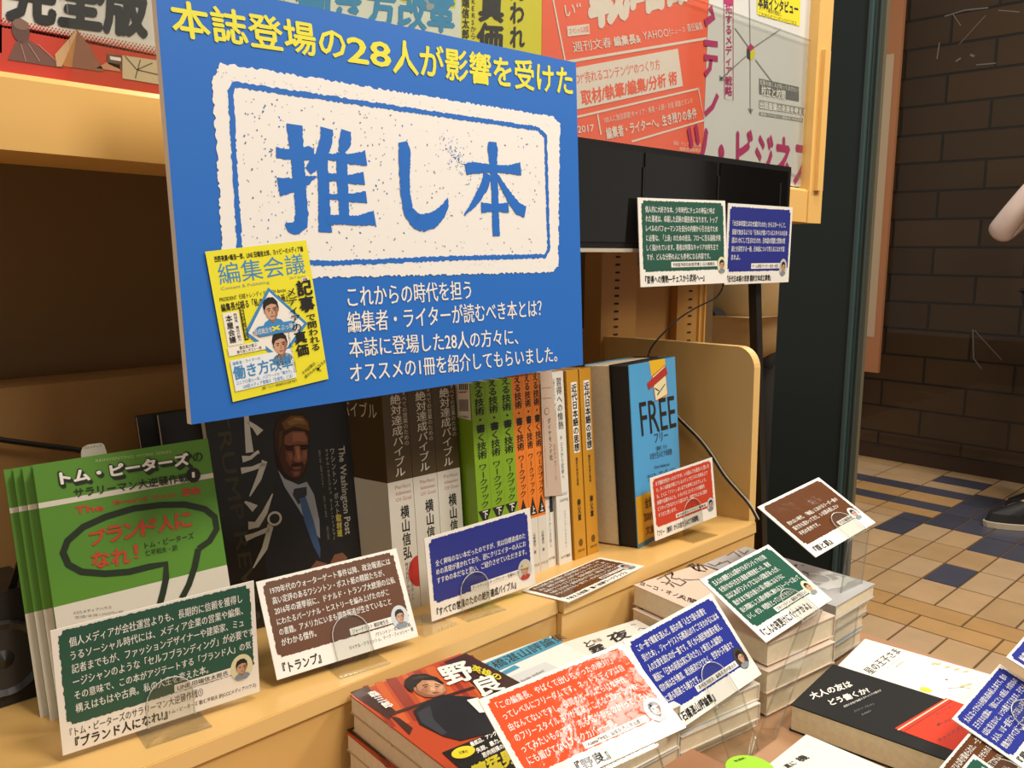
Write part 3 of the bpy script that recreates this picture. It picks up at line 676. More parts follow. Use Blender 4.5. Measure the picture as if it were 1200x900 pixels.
# the three sales bibles
BRN = mat('#4E3B1E', .45, .1); OBI = mat('#D3CCBE', .5, .1); KIN = mat('#CFC6B4', .5)
def pr(s):
    s.frect(0, .40, 1, 1, OBI, 1)
    s.ftext('絶対達成バイブル', .02, .045, .93, .12, KIN, 2)
def sp(s):
    s.frect(0, .40, 1, 1, OBI, 1)
    s.vtext('絶対達成バイブル', s.fr(.30, .015), s.fr(.74, .015), s.fr(.30, .385), mat('#E4DCCB', .5), 2, .012)
    s.vtext('すべての営業のための', s.fr(.76, .0), s.fr(.96, .0), s.fr(.76, .25), KIN, 2)
    pk = mat('#B77A72', .5)
    for i, tx in enumerate(('Perfect', 'Achievement', 'Of Goal')): s.ftext(tx, .28, .415+i*.028, .90, .438+i*.028, pk, 2)
    s.vtext('横山信弘', s.fr(.42, .515), s.fr(.78, .515), s.fr(.42, .765), INKK, 2, .02)
    s.vtext('株式会社アタックス', s.fr(.46, .775), s.fr(.60, .775), s.fr(.46, .96), INKK, 2); s.vtext('代表コンサルタント', s.fr(.62, .775), s.fr(.76, .775), s.fr(.62, .96), INKK, 2)
    s.ell(s.fr(1.0, .83), s.w*.42, s.w*.52, mat('#B8312A', .5), 2, a0=math.pi/2, a1=3*math.pi/2)
g = 'brown and white business books standing spine out'
z1 = spine_out('sales_book', 'brown topped white book, first of three, wide front cover showing', .4168, .0262, .589, .118, BRN, g, prints=pr, spine_prints=sp)
dup(z1, AX*.0266, 'brown topped white book, middle one of its three', g)
dup(z1, AX*.0532, 'brown topped white book touching the green workbook', g)

# green and orange workbooks
GRN = mat('#7FA51E', .45, .15); ORG = mat('#E07A24', .45, .15)
def work(hexm, mark, obi):
    def sp(s):
        s.vtext('考える技術・書く技術', s.fr(.20, -.05), s.fr(.90, -.05), s.fr(.20, .365), INKK, 2, .02)
        s.vtext('ワークブック', s.fr(.22, .385), s.fr(.86, .385), s.fr(.22, .60), INKK, 2, .014)
        if mark == '下': s.poly([s.fr(.04, .608), s.fr(.96, .608), s.fr(.5, .685)], INKK, 2)
        else: s.poly([s.fr(.04, .70), s.fr(.5, .605), s.fr(.96, .70)], INKK, 2)
        s.ftext(mark, .32, .608 if mark == '下' else .653, .70, .65 if mark == '下' else .695, WHITE, 4, .02)
        if obi:
            s.frect(0, .715, 1, 1, OBI, 1); s.vtext('山崎康司 著', s.fr(.3, .79), s.fr(.62, .79), s.fr(.3, .90), INKK, 2); s.ftext('ダイヤモンド社', .1, .95, .9, .968, INKK, 2)
    return sp
def bar(o):
    m = MB(); s = Sheet(m, S(.4996, .70, ZTOP), -SY, -SZ)
    s.pxpoly([(533, 449), (550, 446), (552, 492.5), (536, 489)], PAPER, 1)
    for k in range(13): s.pxpoly([(538+k*.85, 468), (538.45+k*.85, 468), (539+k*.85, 482), (538.55+k*.85, 482)], INKK, 2)
    for k in range(6): s.pxpoly([(538+k*1.8, 450), (539.2+k*1.8, 450), (539.3+k*1.8, 457), (538.2+k*1.8, 457)], INKK, 2)
    s.pxpoly([(538, 459), (547, 458.4), (547, 460), (538, 460.6)], mat('#B04A36'), 2); s.ptext('-4-47800', (538, 486), (549, 487), (538, 489.5), INKK, 2)
    m.build('barcode_label', o)
g = 'green workbook second volumes'
w1 = spine_out('workbook', 'green workbook with barcode label on its visible left cover', .500, .0168, .572, .13, GRN, g, spine_prints=work(GRN, '下', False), extra=bar)
w2 = spine_out('workbook', 'middle green workbook, its spine between two other green spines', .517, .0168, .572, .13, GRN, g, spine_prints=work(GRN, '下', False))
dup(w2, AX*.0165, 'green workbook touching the first orange workbook', g)
g = 'orange workbook first volumes'
for i, (x, lb) in enumerate([(.5503, 'orange workbook directly beside the green workbooks'), (.5642, 'middle orange workbook of the three orange spines'), (.5757, 'orange workbook beside the pinkish order slip')]):
    if i == 0: spine_out('workbook', lb, x, .0136, .572, .13, ORG, g, spine_prints=work(ORG, '上', True))
    elif i == 1: ow = spine_out('workbook', lb, x, .0112, .572, .13, ORG, g, spine_prints=work(ORG, '上', True))
    else: dup(ow, AX*(x-.5642), lb, g)
# thin white book with order slip, white paperback, two ochre books
WB = mat('#DDD8CC', .5, .1)
def spw(s):
    s.vtext('チェスから武術へ', s.fr(.35, .66), s.fr(.62, .66), s.fr(.35, .90), GREY, 2); s.ftext('みすず書房', .1, .945, .9, .96, INKK, 2)
    s.frect(.55, .60, .95, .70, INKK, 2)
def slip(o):
    m = MB(); s = Sheet(m, S(.588, .5705, ZTOP), AX, -SZ); PK = mat('#BFA792', .6); RD = mat('#9A6A5A')
    s.pxpoly([(633, 436), (646.5, 434), (658.5, 580), (638, 582)], PK, 1)
    for y in (455, 467): s.line([s.at(635, y), s.at(646, y-1)], .0005, RD, 2)
    s.ell(s.at(640.5, 482), .0035, .0035, RD, 2); s.ell(s.at(640.5, 482), .0027, .0027, PK, 3)
    s.pvtext('ダイヤモンド社', (641, 490), (645, 489.5), (644, 540), INKK, 2, .01); s.pvtext('注文カード', (648, 520), (651, 520), (650, 565), RD, 2); s.line([s.at(636, 490), s.at(641, 572)], .0004, RD, 2)
    m.build('order_slip', o)
spine_out('thin_white_book', 'thin white book partly covered by the pinkish paper slip', .588, .0116, .574, .125, WB, None, h=.18, spine_prints=spw, extra=slip)
def spj(s):
    s.vtext('習得への情熱', s.fr(.42, .03), s.fr(.84, .03), s.fr(.42, .30), mat('#4A4640'), 2, .01); s.vtext('上達するための、僕の意識的学習法', s.fr(.14, .03), s.fr(.34, .03), s.fr(.14, .29), GREY, 2)
    s.vtext('チェスから武術へ', s.fr(.5, .33), s.fr(.72, .33), s.fr(.5, .56), mat('#6A665E'), 2); s.ftext('The Art of', .35, .62, .85, .645, GREY, 2); s.ftext('Learning', .3, .65, .9, .675, GREY, 2)
    s.vtext('ジョッシュ・ウェイツキン', s.fr(.5, .72), s.fr(.68, .72), s.fr(.5, .92), GREY, 2); s.ftext('みすず書房', .15, .955, .85, .972, INKK, 2)
spine_out('white_paperback', 'white paperback with grey vertical title left of the ochre books', .6012, .0186, .571, .125, WB, None, spine_prints=spj)
OCH = mat('#C48A22', .45, .15)
def spo(s):
    s.rough([s.fr(.34, .065), s.fr(.84, .065), s.fr(.84, .435), s.fr(.34, .435)], WHITE, 1, .0001, .002)
    s.vtext('近代日本語の思想', s.fr(.36, .075), s.fr(.82, .075), s.fr(.36, .43), INKK, 2, .03)
    s.vtext('翻訳文体成立事情', s.fr(.44, .46), s.fr(.62, .46), s.fr(.44, .61), INKK, 2, .01); s.vtext('柳父章', s.fr(.40, .68), s.fr(.70, .68), s.fr(.40, .80), INKK, 2, .02)
    s.ell(s.fr(.55, .915), s.w*.17, s.w*.22, mat('#6A4A14'), 2); s.ftext('法政大学', .25, .95, .85, .965, INKK, 2)
g = 'ochre language history books'
y1 = spine_out('language_book', 'ochre book with white title strip beside the white paperback', .6222, .0172, .569, .13, OCH, g, spine_prints=spo)
dup(y1, AX*.0190, 'ochre book with white title strip nearest the FREE book', g)

# FREE books, facing out
FB = mat('#4F9FD0', .4, .2); FY = mat('#DDA21C', .4, .2)
fo = S(.690, .5425, SHZ); fu = unit(SY*.165+AX*.986); fw = unit(-(S(.681, .538, -.067)-fo)); fh = .1905; fwid = .1045
def prf(s):
    s.frect(0, .715, 1, 1, FY, 1); s.frect(0, .975, 1, 1, mat('#4E7C8A'), 2)
    Tm = mat('#B8402E'); A = s.at
    s.pxpoly([(760.5, 423), (779, 420), (782, 464), (768, 470)], mat('#E8B62A', .4), 1)
    s.pxpoly([(764, 441), (779, 428), (782, 462), (768, 470)], mat('#E9DDAE', .4), 2); s.line([A(764, 441), A(779, 428), A(782, 462), A(768, 470), A(764, 441)], .0012, Tm, 3)
    s.pxpoly([(758, 449), (780, 429), (782, 438), (760, 457)], mat('#B3342C', .4), 4); s.line([A(767, 455), A(772, 458), A(770, 463), A(779, 450)], .0012, INKK, 4)
    s.ptext('FREE', (748.5, 472), (789.5, 463.5), (752, 511), INKK, 3, .0, False)
    s.ptext('フリー', (766, 507), (782, 503), (767, 520), INKK, 3, .01); s.ptext('〈無料〉から', (768, 523), (781, 520), (768.5, 529), INKK, 3); s.ptext('お金を生みだす新戦略', (761, 531), (787, 525), (761.5, 539), INKK, 3)
    s.ptext('Chris Anderson', (766, 545), (784, 541), (766.5, 550), INKK, 3); s.ptext('クリス・アンダーソン', (758, 556), (791, 546), (759, 565), INKK, 3, .01)
    s.ptext('全世界', (755, 584), (768, 580), (756, 596), mat('#7A3E10'), 3, .03); s.ptext('2009年', (754, 600), (770, 596), (755, 612), mat('#7A3E10'), 3, .03); s.ptext('文庫', (756, 617), (767, 614), (757, 627), mat('#7A3E10'), 3, .03)
fN = unit(np.cross(fw, fu))
def free(label, back, lean, wid, cov, pg, prn, spn, t=.0205):
    return book('business_book', label, fo-fw*fh-fN*back+fu*lean, fu, fw, wid, fh, t, cov, spn, 'blue FREE books', pg, prints=prn, back=FB if prn is None else mat('#0E0D0C', .6))
free('light blue FREE book facing out with red card before it', 0, 0, fwid, FB, mat('#0E0D0C', .6), prf, 'R')
free('cream page block of the second FREE copy behind the front copy', .0213, -.001, fwid, mat('#0E0D0C', .6), mat('#D8C6A2', .7, vary=.05, vscale=260), None, 'R', .030)

# black portrait biography, three copies facing out
tq = [S(*(np.array(p)*.985)) for p in [(.306, .6815, -.0864), (.422, .6513, -.0806), (.3112, .6739, -.2304)]]
tu, tw = unit(tq[1]-tq[0]), unit(tq[2]-tq[0]); tu = unit(tu-tw*(tu@tw)); TB = mat('#131110', .4, .15)
tN = unit(np.cross(tw, tu)); tw_, th_ = .1245, .1865
base = hit(270, 700, tq[0], tN); down = (base-EYE)@SZ-SHZ
corner = base+tw*(down/abs(tw@SZ)); to_ = corner-tw*th_
def prt(s):
    GO = mat('#3C3420', .5); SIL = mat('#C6C0B6', .5); A = s.at
    s.text('TRUMP REVEALED', A(266, 478), A(318, 800), A(250, 480), GO, 1, .01, False)
    def k(pts, ws): s.line([A(240+x*190/814, 470+y*210/900) for x, y in pts], [w*.00026 for w in ws], SIL, 3, .0, .002)
    k([(207, 60), (215, 160), (225, 258)], [14, 18, 24]); k([(215, 105), (250, 130), (278, 160)], [10, 16, 26])
    k([(188, 292), (230, 284), (262, 258), (272, 254)], [22, 12, 10, 12]); k([(182, 350), (240, 338), (292, 318), (300, 300)], [20, 14, 16, 20]); k([(296, 312), (270, 390), (225, 478)], [18, 18, 4])
    k([(200, 505), (222, 518), (252, 540)], [6, 14, 26]); k([(218, 625), (262, 620), (300, 560), (340, 465)], [26, 22, 18, 4])
    k([(204, 690), (250, 672), (318, 645), (330, 625)], [20, 14, 16, 22]); k([(330, 630), (300, 740), (243, 838)], [18, 18, 4])
    c = A(240+350*190/814, 470+590*210/900); s.line([(c[0]+.0052*math.cos(i*.42), c[1]+.0052*math.sin(i*.42)) for i in range(15)], .0019, SIL, 3, close=True)
    def B(x, y): return A(240+x*190/814, 470+y*210/900)
    suit = mat('#1A1B22', .5); sk = mat('#8A5A44', .5); sk2 = mat('#6A4030', .5); sk3 = mat('#A6745A', .5); hr = mat('#6E4A26', .5)
    s.poly([B(330, 1010), (B(300, 800)), B(335, 560), B(365, 390), B(450, 440), B(520, 420), B(600, 560), B(690, 700), B(740, 900), B(740, 1010)], suit, 2)
    s.poly([B(366, 345), B(400, 390), B(470, 420), B(512, 405), B(548, 470), B(575, 600), B(578, 690), B(530, 640), B(470, 540), B(400, 430)], mat('#9DA0A8', .5), 3)
    s.poly([B(448, 440), B(510, 430), B(512, 470), B(470, 520), B(440, 470)], mat('#2A2C34', .5), 4)
    s.poly([B(474, 490), B(506, 480), B(545, 600), B(580, 740), B(578, 790), B(545, 730), B(498, 600)], mat('#3E5E8A', .5), 5)
    def fc(pts, hexc, L): s.poly([B(*p) for p in pts], mat(hexc, .55, spec=.3), L)
    fc([(358, 170), (352, 270), (362, 330), (392, 380), (440, 396), (480, 390), (508, 350), (520, 270), (522, 190), (500, 120), (420, 105)], '#2E1A12', 5)
    fc([(378, 200), (372, 290), (396, 350), (430, 384), (470, 388), (500, 350), (515, 290), (518, 195), (440, 165)], '#4A2A1E', 5.3)
    fc([(400, 172), (440, 150), (500, 152), (518, 185), (516, 222), (470, 216), (420, 224), (398, 214)], '#7C4E38', 5.6)
    fc([(440, 160), (495, 158), (510, 185), (508, 205), (470, 200), (440, 206)], '#94624A', 5.9)
    fc([(404, 246), (440, 250), (446, 296), (430, 330), (408, 300)], '#6E4230', 5.6); fc([(416, 258), (438, 262), (440, 288), (424, 302)], '#865440', 5.9)
    fc([(484, 246), (514, 240), (514, 290), (500, 322), (486, 300)], '#7C4C38', 5.6); fc([(490, 254), (510, 250), (508, 284), (494, 296)], '#935F48', 5.9)
    fc([(446, 228), (474, 222), (482, 262), (490, 296), (474, 308), (452, 306), (444, 292), (452, 262)], '#8A573F', 6.2); fc([(458, 232), (470, 230), (476, 268), (478, 292), (464, 296), (460, 268)], '#A6714F', 6.5)
    fc([(402, 226), (444, 222), (446, 232), (404, 238)], '#2C1710', 6.2); fc([(478, 220), (516, 218), (516, 230), (480, 230)], '#2C1710', 6.2); fc([(410, 240), (442, 238), (440, 246), (412, 248)], '#1E100A', 6.5); fc([(482, 236), (510, 235), (508, 243), (484, 244)], '#1E100A', 6.5)
    fc([(430, 318), (462, 313), (494, 314), (488, 322), (462, 324), (436, 327)], '#3A1C14', 6.5); fc([(438, 332), (484, 328), (478, 340), (448, 344)], '#84523E', 6.5); fc([(430, 352), (480, 348), (474, 376), (446, 382)], '#6E4230', 6.5); fc([(444, 356), (472, 354), (468, 370), (452, 374)], '#87553F', 6.8)
    fc([(345, 150), (366, 92), (420, 60), (490, 62), (526, 100), (532, 170), (520, 196), (505, 150), (440, 146), (398, 176), (384, 250), (366, 290), (350, 230)], '#3A2614', 7)
    fc([(384, 110), (430, 74), (488, 74), (518, 104), (524, 150), (504, 142), (450, 128), (402, 146)], '#6A4826', 7.3); fc([(410, 104), (450, 84), (492, 88), (512, 120), (470, 112), (424, 124)], '#86603A', 7.6); fc([(372, 160), (392, 140), (384, 220), (370, 258)], '#523618', 7.3)
    fc([(440, 86), (480, 84), (500, 98), (462, 98)], '#9A744A', 7.9)
    s.poly([B(520, 850), B(560, 800), B(610, 815), B(600, 870)], sk, 6); s.poly([B(620, 830), B(650, 770), B(690, 760), B(715, 785), B(690, 840)], sk, 6)
    s.text('The Washington Post', B(700, 225), B(735, 665), B(660, 230), SIL, 3, .02, False); s.vtext('ワシントン・ポスト取材班', B(625, 235), B(650, 233), B(665, 685), SIL, 3, .01); s.vtext('取材班', B(658, 568), B(685, 565), B(665, 684), mat('#C8B93A'), 4, .04)
    s.vtext('マイケル・クラニッシュ マーク・フィッシャー', B(602, 240), B(618, 238), B(642, 700), SIL, 3); s.vtext('野中香方子 鈴木恵 他訳', B(568, 245), B(580, 244), B(616, 700), GREY, 3)
g = 'black portrait biographies'
tb = book('biography', 'black biography with portrait of a man in dark suit, front copy', to_, tu, tw, tw_, th_, .0225, TB, 'R', g, mat('#CFC2A6', .7), prints=prt)
tb2 = book('biography', 'black biography copy right behind the front portrait copy', to_-tN*.0235-tu*.031, tu, tw, tw_, th_, .015, TB, 'R', g, mat('#CFC2A6', .7))
dup(tb2, -tN*.0165-tu*.0145+tw*.0, 'rearmost black biography, its edge left of the other copies', g)

# green business paperbacks
k = .92
gq = [S(*(np.array(p)*k)) for p in [(.1736, .6703, -.0951), (.2911, .6463, -.0916), (.1734, .6528, -.2117)]]
gu, gw_ = unit(gq[1]-gq[0]), unit(gq[2]-gq[0]); gu = unit(gu-gw_*(gu@gw_)); gN = unit(np.cross(gw_, gu))
O = hit(38, 545, gq[0], gN); wG = np.linalg.norm(hit(243.5, 514.5, gq[0], gN)-O)
hG = ((O-EYE)@SZ-SHZ)/abs(gw_@SZ)-.0006
GC = mat('#578B28', .45, .15); GW = mat('#D8D0C0', .5, .1)
def prg(front):
    def f(s):
        A = s.at
        q = [A(60, 0), A(0, 0)]
        y = A(71, 710)[1]; y2 = A(265, 662)[1]; s.poly([(0, y), (s.w, y2), (s.w, s.h), (0, s.h)], GW, 1)
        a, b_ = A(55, 588)[1], A(250, 554)[1]; s.poly([(0, a), (s.w, b_), (s.w, b_+.0035), (0, a+.0035)], GW, 1)
        if not front: return
        sc = lambda x, y: (30+x*240/1029, 510+y*210/900)
        T = lambda st, a, b, c, m, L, bo=.0, em=True: s.ptext(st, sc(*a), sc(*b), sc(*c), m, L, bo, em)
        T('REINVENTING WORK SERIES', (352, 118), (732, 72), (352, 138), mat('#A8B87A'), 2)
        blk = mat('#1D2A14', .5)
        for dx, dy in ((0, 0), (4, 4), (9, 9), (13, 12)): T('トム・ピーターズ', (165+dx, 182+dy), (818+dx, 85+dy), (175+dx, 250+dy), blk, 3+dx*.05, .09, False)
        T('トム・ピーターズ', (170, 186), (812, 90), (180, 246), WHITE, 5, .05, False); T('の', (838, 92), (886, 84), (842, 136), blk, 5, .02, False)
        T('サラリーマン大逆襲作戦', (240, 268), (812, 190), (246, 315), blk, 5, .02, False); s.ell(A(*sc(842, 200)), .0048, .0052, INKK, 5); T('1', (834, 186), (848, 184), (836, 214), WHITE, 6, .0, False)
        RD = mat('#BE4428', .5)
        T('The', (245, 352), (385, 335), (250, 400), RD, 3, .03); T('Brand You', (440, 325), (745, 285), (445, 350), RD, 3, .02); T('50', (785, 262), (870, 252), (790, 308), RD, 3, .05)
        pts = [(868, 570), (925, 530), (960, 470), (950, 410), (900, 370), (800, 348), (680, 350), (540, 368), (400, 410), (290, 460), (210, 530), (188, 590), (215, 650), (280, 685), (400, 695), (520, 685), (620, 660), (705, 645), (705, 720), (690, 790), (675, 845)]
        s.line([A(*sc(*p)) for p in pts], .0042, blk, 4); s.line([A(*sc(*p)) for p in [(868, 570), (850, 660), (820, 750), (785, 818)]], .0042, blk, 4.3)
        for i, st in enumerate('ブランド人に'): x = 318+i*86; T(st, (x, 480-i*17), (x+78, 466-i*17), (x+8, 556-i*17), RD, 5, .035, False)
        for i, st in enumerate('なれ'): x = 330+i*100; T(st, (x, 590-i*14), (x+88, 578-i*14), (x+6, 668-i*14), RD, 5, .04, False)
        T('！', (540, 552), (562, 548), (548, 620), RD, 5, .012, False)
        T('トム・ピーターズ', (596, 538), (842, 486), (600, 570), blk, 5, .01, False); T('仁平和夫・訳', (600, 578), (760, 548), (604, 608), blk, 5, .01, False)
        T('CCCメディアハウス', (240, 885), (430, 855), (242, 902), INKK, 2); T('定価/本体1300円+税', (245, 908), (490, 878), (247, 924), GREY, 2)
    return f
g = 'green paperbacks stacked face out at the left'
gb = book('business_paperback', 'front green paperback with speech bubble on its cover', O, gu, gw_, wG, hG, .0125, GC, 'R', g, prints=prg(True))
lb = ['second green paperback, its left strip beside the front copy', 'third green paperback behind, seen as a narrow strip', 'rearmost green paperback at the far left edge']
g0 = book('business_paperback', lb[0], O-gN*.0135-gu*.0055+gw_*.0002, gu, gw_, wG, hG-.0004, .0085, GC, 'R', g, prints=prg(False))
def bookmark(o):
    m = MB(); s = Sheet(m, O-gN*.0229, gu, gw_); s.pxpoly([(95, 529), (97, 524), (103, 521), (118, 519), (122, 521), (125, 530), (124, 545), (95, 545)], mat('#BDB6A6'), 1); s.ptext('CCCメディア', (98, 523), (119, 520.5), (98, 526.5), INKK, 2); m.build('order_slip', o)
g1 = book('business_paperback', lb[1], O-gN*.0235-gu*.0105, gu, gw_, wG, hG-.0005, .0085, GC, 'R', g, prints=prg(False), extra=bookmark)
g2 = book('business_paperback', lb[2], O-gN*.0335-gu*.0155, gu, gw_, wG, hG-.0005, .0085, GC, 'R', g, prints=prg(False))

# ------------------------------------------------------------------ books lying on the table
def flat(name, label, tl, u, w, l, t, ztop, cover, page=None, spine='R', group=None, prints=None, back=None):
    u = unit(V(u[0], u[1], 0)); d = V(u[1], -u[0], 0)
    return book(name, label, V(tl[0], tl[1], EYE[2]+ztop), u, d, w, l, t, cover, spine, group, page, prints=prints, back=back)
def stack(proto, n, t, labels, group, jit, rotz=0.0):
    for i in range(n): dup(proto, V(jit[i][0], jit[i][1], -t*(i+1)), labels[i], group)
NPAGE = mat('#E2D2B2', .7, vary=.05, vscale=240)
def prn(s):
    A = s.at; Z = lambda x, y: A(380+x*.2, 740+y*.2)
    OR = mat('#B5431F', .4, .2); OR2 = mat('#C85A22', .4, .2); DK = mat('#3A1A10', .4, .2)
    s.frect(0, 0, 1, 1, OR, 1)
    for i in range(9): s.line([Z(240+i*75, 320-i*22), Z(400+i*80, 560-i*20)], .004+.002*(i % 3), OR2 if i % 2 else mat('#8E2E18', .4, .2), 2)
    s.poly([Z(150, 360), Z(250, 325), Z(420, 470), Z(380, 520)], DK, 3); s.poly([Z(700, 180), Z(830, 130), Z(1200, 330), Z(980, 400)], DK, 3)
    s.line([Z(390, 490), Z(580, 425), Z(880, 330)], .0035, DK, 4); s.poly([Z(390, 500), Z(440, 510), Z(520, 570), Z(500, 610)], DK, 4)
    s.poly([Z(690, 715), Z(1000, 590), Z(1300, 900), Z(900, 900)], mat('#16120F', .4, .2), 6)
    J = mat('#17181B', .45, .1)
    s.poly([Z(520, 470), Z(600, 410), Z(700, 375), Z(900, 390), Z(1000, 520), Z(1060, 580), Z(800, 645), Z(700, 620), Z(560, 550)], J, 5); s.poly([Z(545, 480), Z(620, 440), Z(640, 520), Z(720, 600), Z(690, 615), Z(570, 540)], mat('#33343A', .45), 6)
    sk = mat('#C08A66', .45)
    def fz(pts, hexc, L): s.poly([Z(*p) for p in pts], mat(hexc, .45), L)
    fz([(516, 300), (560, 274), (640, 280), (700, 315), (719, 345), (716, 366), (690, 378), (640, 392), (588, 390), (545, 372), (520, 345)], '#8E5A40', 7)
    fz([(540, 318), (580, 284), (650, 288), (700, 322), (714, 350), (690, 370), (640, 380), (590, 370), (552, 352)], '#B47E5C', 7.2)
    fz([(600, 296), (660, 300), (700, 330), (690, 345), (640, 330), (604, 318)], '#CB9874', 7.4); fz([(618, 332), (640, 330), (654, 348), (646, 356), (624, 354)], '#D3A27E', 7.6); fz([(570, 340), (604, 338), (612, 362), (590, 372), (564, 358)], '#A06A4A', 7.4); fz([(662, 338), (694, 346), (690, 362), (664, 358)], '#C48E6A', 7.4)
    fz([(574, 322), (610, 314), (611, 318), (576, 327)], '#20150F', 8); fz([(648, 312), (682, 322), (681, 326), (648, 317)], '#20150F', 8); fz([(582, 332), (606, 327), (604, 333), (586, 336)], '#20150F', 8); fz([(650, 325), (674, 331), (670, 335), (652, 331)], '#20150F', 8)
    fz([(634, 364), (672, 362), (676, 366), (650, 372), (634, 369)], '#7C3C30', 8); fz([(524, 338), (534, 332), (540, 352), (532, 360)], '#B07A5A', 8)
    fz([(468, 322), (474, 288), (516, 260), (590, 254), (660, 276), (704, 312), (690, 316), (640, 292), (575, 292), (545, 318), (536, 335), (526, 332), (520, 362), (496, 352)], '#1C1612', 8.3); fz([(500, 290), (560, 266), (630, 272), (600, 278), (545, 286)], '#3A322C', 8.6)
    BW = mat('#EFE8DC', .4, .2); YE = mat('#DCC92A', .4, .2)
    s.text('野', Z(660, 225), Z(825, 180), Z(730, 325), BW, 9, .03, False); s.text('良', Z(860, 290), Z(990, 250), Z(930, 390), BW, 9, .03, False); s.text('英雄の', Z(870, 200), Z(1040, 260), Z(860, 235), YE, 8, .03, False)
    s.poly([Z(835, 410), Z(900, 395), Z(960, 480), Z(910, 485)], BW, 9)
    s.vtext('森三郎', Z(245, 365), Z(300, 350), Z(360, 460), BW, 7, .035)
    s.text('最底辺、アング', Z(850, 660), Z(1000, 590), Z(865, 685), BW, 8, .03); s.text('失踪、暴力、', Z(885, 695), Z(1020, 630), Z(900, 722), BW, 8, .03); s.text('筋肉相撲の', Z(920, 722), Z(1040, 665), Z(935, 750), BW, 8, .03)
    s.text('獰猛男', Z(860, 800), Z(1090, 690), Z(890, 890), YE, 9, .045, False); s.ell(Z(815, 715), .008, .0058, YE, 8); s.text('文庫化', Z(785, 712), Z(838, 700), Z(792, 730), INKK, 9)
g = 'orange covered paperbacks in a stack'
n0 = flat('orange_paperback', 'topmost orange paperback showing a man in black jacket', (.3105, .4757), (.0949, -.0062), .0956, .141, .0135, -.305, mat('#B5431F', .4, .2), NPAGE, 'R', g, prints=prn, back=mat('#B9A27C', .6))
stack(n0, 4, .0136, ['second orange paperback under the man cover', 'third orange paperback down in the left stack', 'fourth orange paperback down in the left stack', 'lowest orange paperback resting on the table'], g, [(.001, -.001), (-.003, .001), (-.002, .0), (0, 0)])

# essays with teal title
def prs(s):
    A = s.at; TE = mat('#3E8CA6', .45); Z = lambda x, y: A(560+x*220/1200, 720+y*80/436)
    s.poly([Z(30, 320), Z(450, 145), Z(548, 180), Z(120, 368)], TE, 2); s.text('石橋湛山評論集', Z(-10, 345), Z(520, 120), Z(40, 388), mat('#2A2A28'), 3, .01, False)
    s.poly([Z(150, 370), Z(235, 325), Z(270, 340), Z(180, 385)], TE, 2); s.poly([Z(200, 400), Z(430, 305), Z(600, 380), Z(380, 500)], mat('#C9C8C4'), 2); s.text('Stanley Ishibashi', Z(270, 420), Z(415, 350), Z(280, 440), INKK, 3)
g = 'essay paperbacks with teal title band'
pW = mat('#DEDAD0', .5, .1)
e0 = flat('essay_paperback', 'topmost white paperback with teal title band beside the orange stack', (.4095, .4765), (.0725, -.007), .0955, .141, .0155, -.322, pW, NPAGE, 'R', g, prints=prs)
stack(e0, 2, .0165, ['white essay paperback second in the teal title stack', 'white essay paperback at the bottom of the teal title stack'], g, [(0, 0), (.001, 0)])
# paperback with brush lettering
def pry(s):
    A = s.at; Z = lambda x, y: A(560+x*220/1200, 720+y*80/436)
    s.text('夜', Z(815, 135), Z(935, 95), Z(865, 185), INKK, 2, .03, False); s.text('と', Z(672, 182), Z(720, 160), Z(700, 215), INKK, 2, .02, False); s.text('霧', Z(700, 220), Z(790, 185), Z(745, 270), INKK, 2, .02, False)
    s.text('新版', Z(725, 165), Z(780, 150), Z(745, 185), mat('#6A5A4A'), 2); s.text('ヽ', Z(970, 62), Z(1000, 52), Z(985, 80), INKK, 2); s.text('へ', Z(1010, 90), Z(1060, 75), Z(1030, 110), INKK, 2)
    s.text('・ ・・', Z(900, 95), Z(960, 75), Z(905, 105), mat('#6A5A4A'), 2)
g = 'pale paperbacks with brush lettering'
yo = flat('brush_letter_paperback', 'topmost pale paperback with black brush characters below blue card', (.5215, .4705), (.985, -.17), .0865, .142, .0135, -.335, mat('#DBD3C6', .5, .1), NPAGE, 'R', g, prints=pry)
stack(yo, 1, .0140, ['pale paperback under the brush lettered one'], g, [(-.003, -.003)])
dup(yo, V(.001, .001, -.0232), 'lowest pale paperback of the brush lettered stack', g)
# pink and grey novels
def prp(s):
    A = s.at; Z = lambda x, y: A(720+x*180/1157, 620+y*140/900); K2 = mat('#4A3A34', .5); K3 = mat('#6E5248', .5)
    s.text('ヨーコ・オノの', Z(200, 395), Z(540, 505), Z(190, 420), K2, 2, .02, False); s.text('人間', Z(480, 490), Z(620, 535), Z(470, 520), K2, 2, .02, False)
    for pts in [[(320, 380), (380, 350), (420, 390), (390, 420)], [(380, 350), (440, 330), (430, 370), (480, 380)], [(430, 400), (500, 430), (540, 400), (480, 370)], [(520, 380), (570, 385), (640, 380)], [(350, 400), (420, 410), (450, 440)], [(400, 330), (430, 320), (440, 350)]]:
        s.line([Z(*p) for p in pts], .0016, K2, 2, .0003, .002)
    for pts in [[(540, 290), (590, 260), (600, 300)], [(600, 280), (650, 270), (700, 310)], [(560, 270), (620, 310), (690, 320)], [(630, 260), (640, 320)]]: s.line([Z(*p) for p in pts], .0026, K2, 2, .0003, .002)
    for pts in [[(700, 260), (760, 280), (800, 250)], [(780, 270), (850, 240), (880, 260)], [(850, 200), (900, 170), (950, 210)], [(930, 160), (980, 190), (1010, 160)]]: s.line([Z(*p) for p in pts], .0017, K3, 2, .0003, .002)
g = 'pinkish paperbacks under the green card'
PKC = mat('#D2BBA6', .5, .1)
pk = flat('pinkish_paperback', 'topmost pinkish paperback with ink drawing against the shelf riser', (.6214, .4712), (.99, -.13), .092, .152, .019, -.310, PKC, NPAGE, 'R', g, prints=prp)
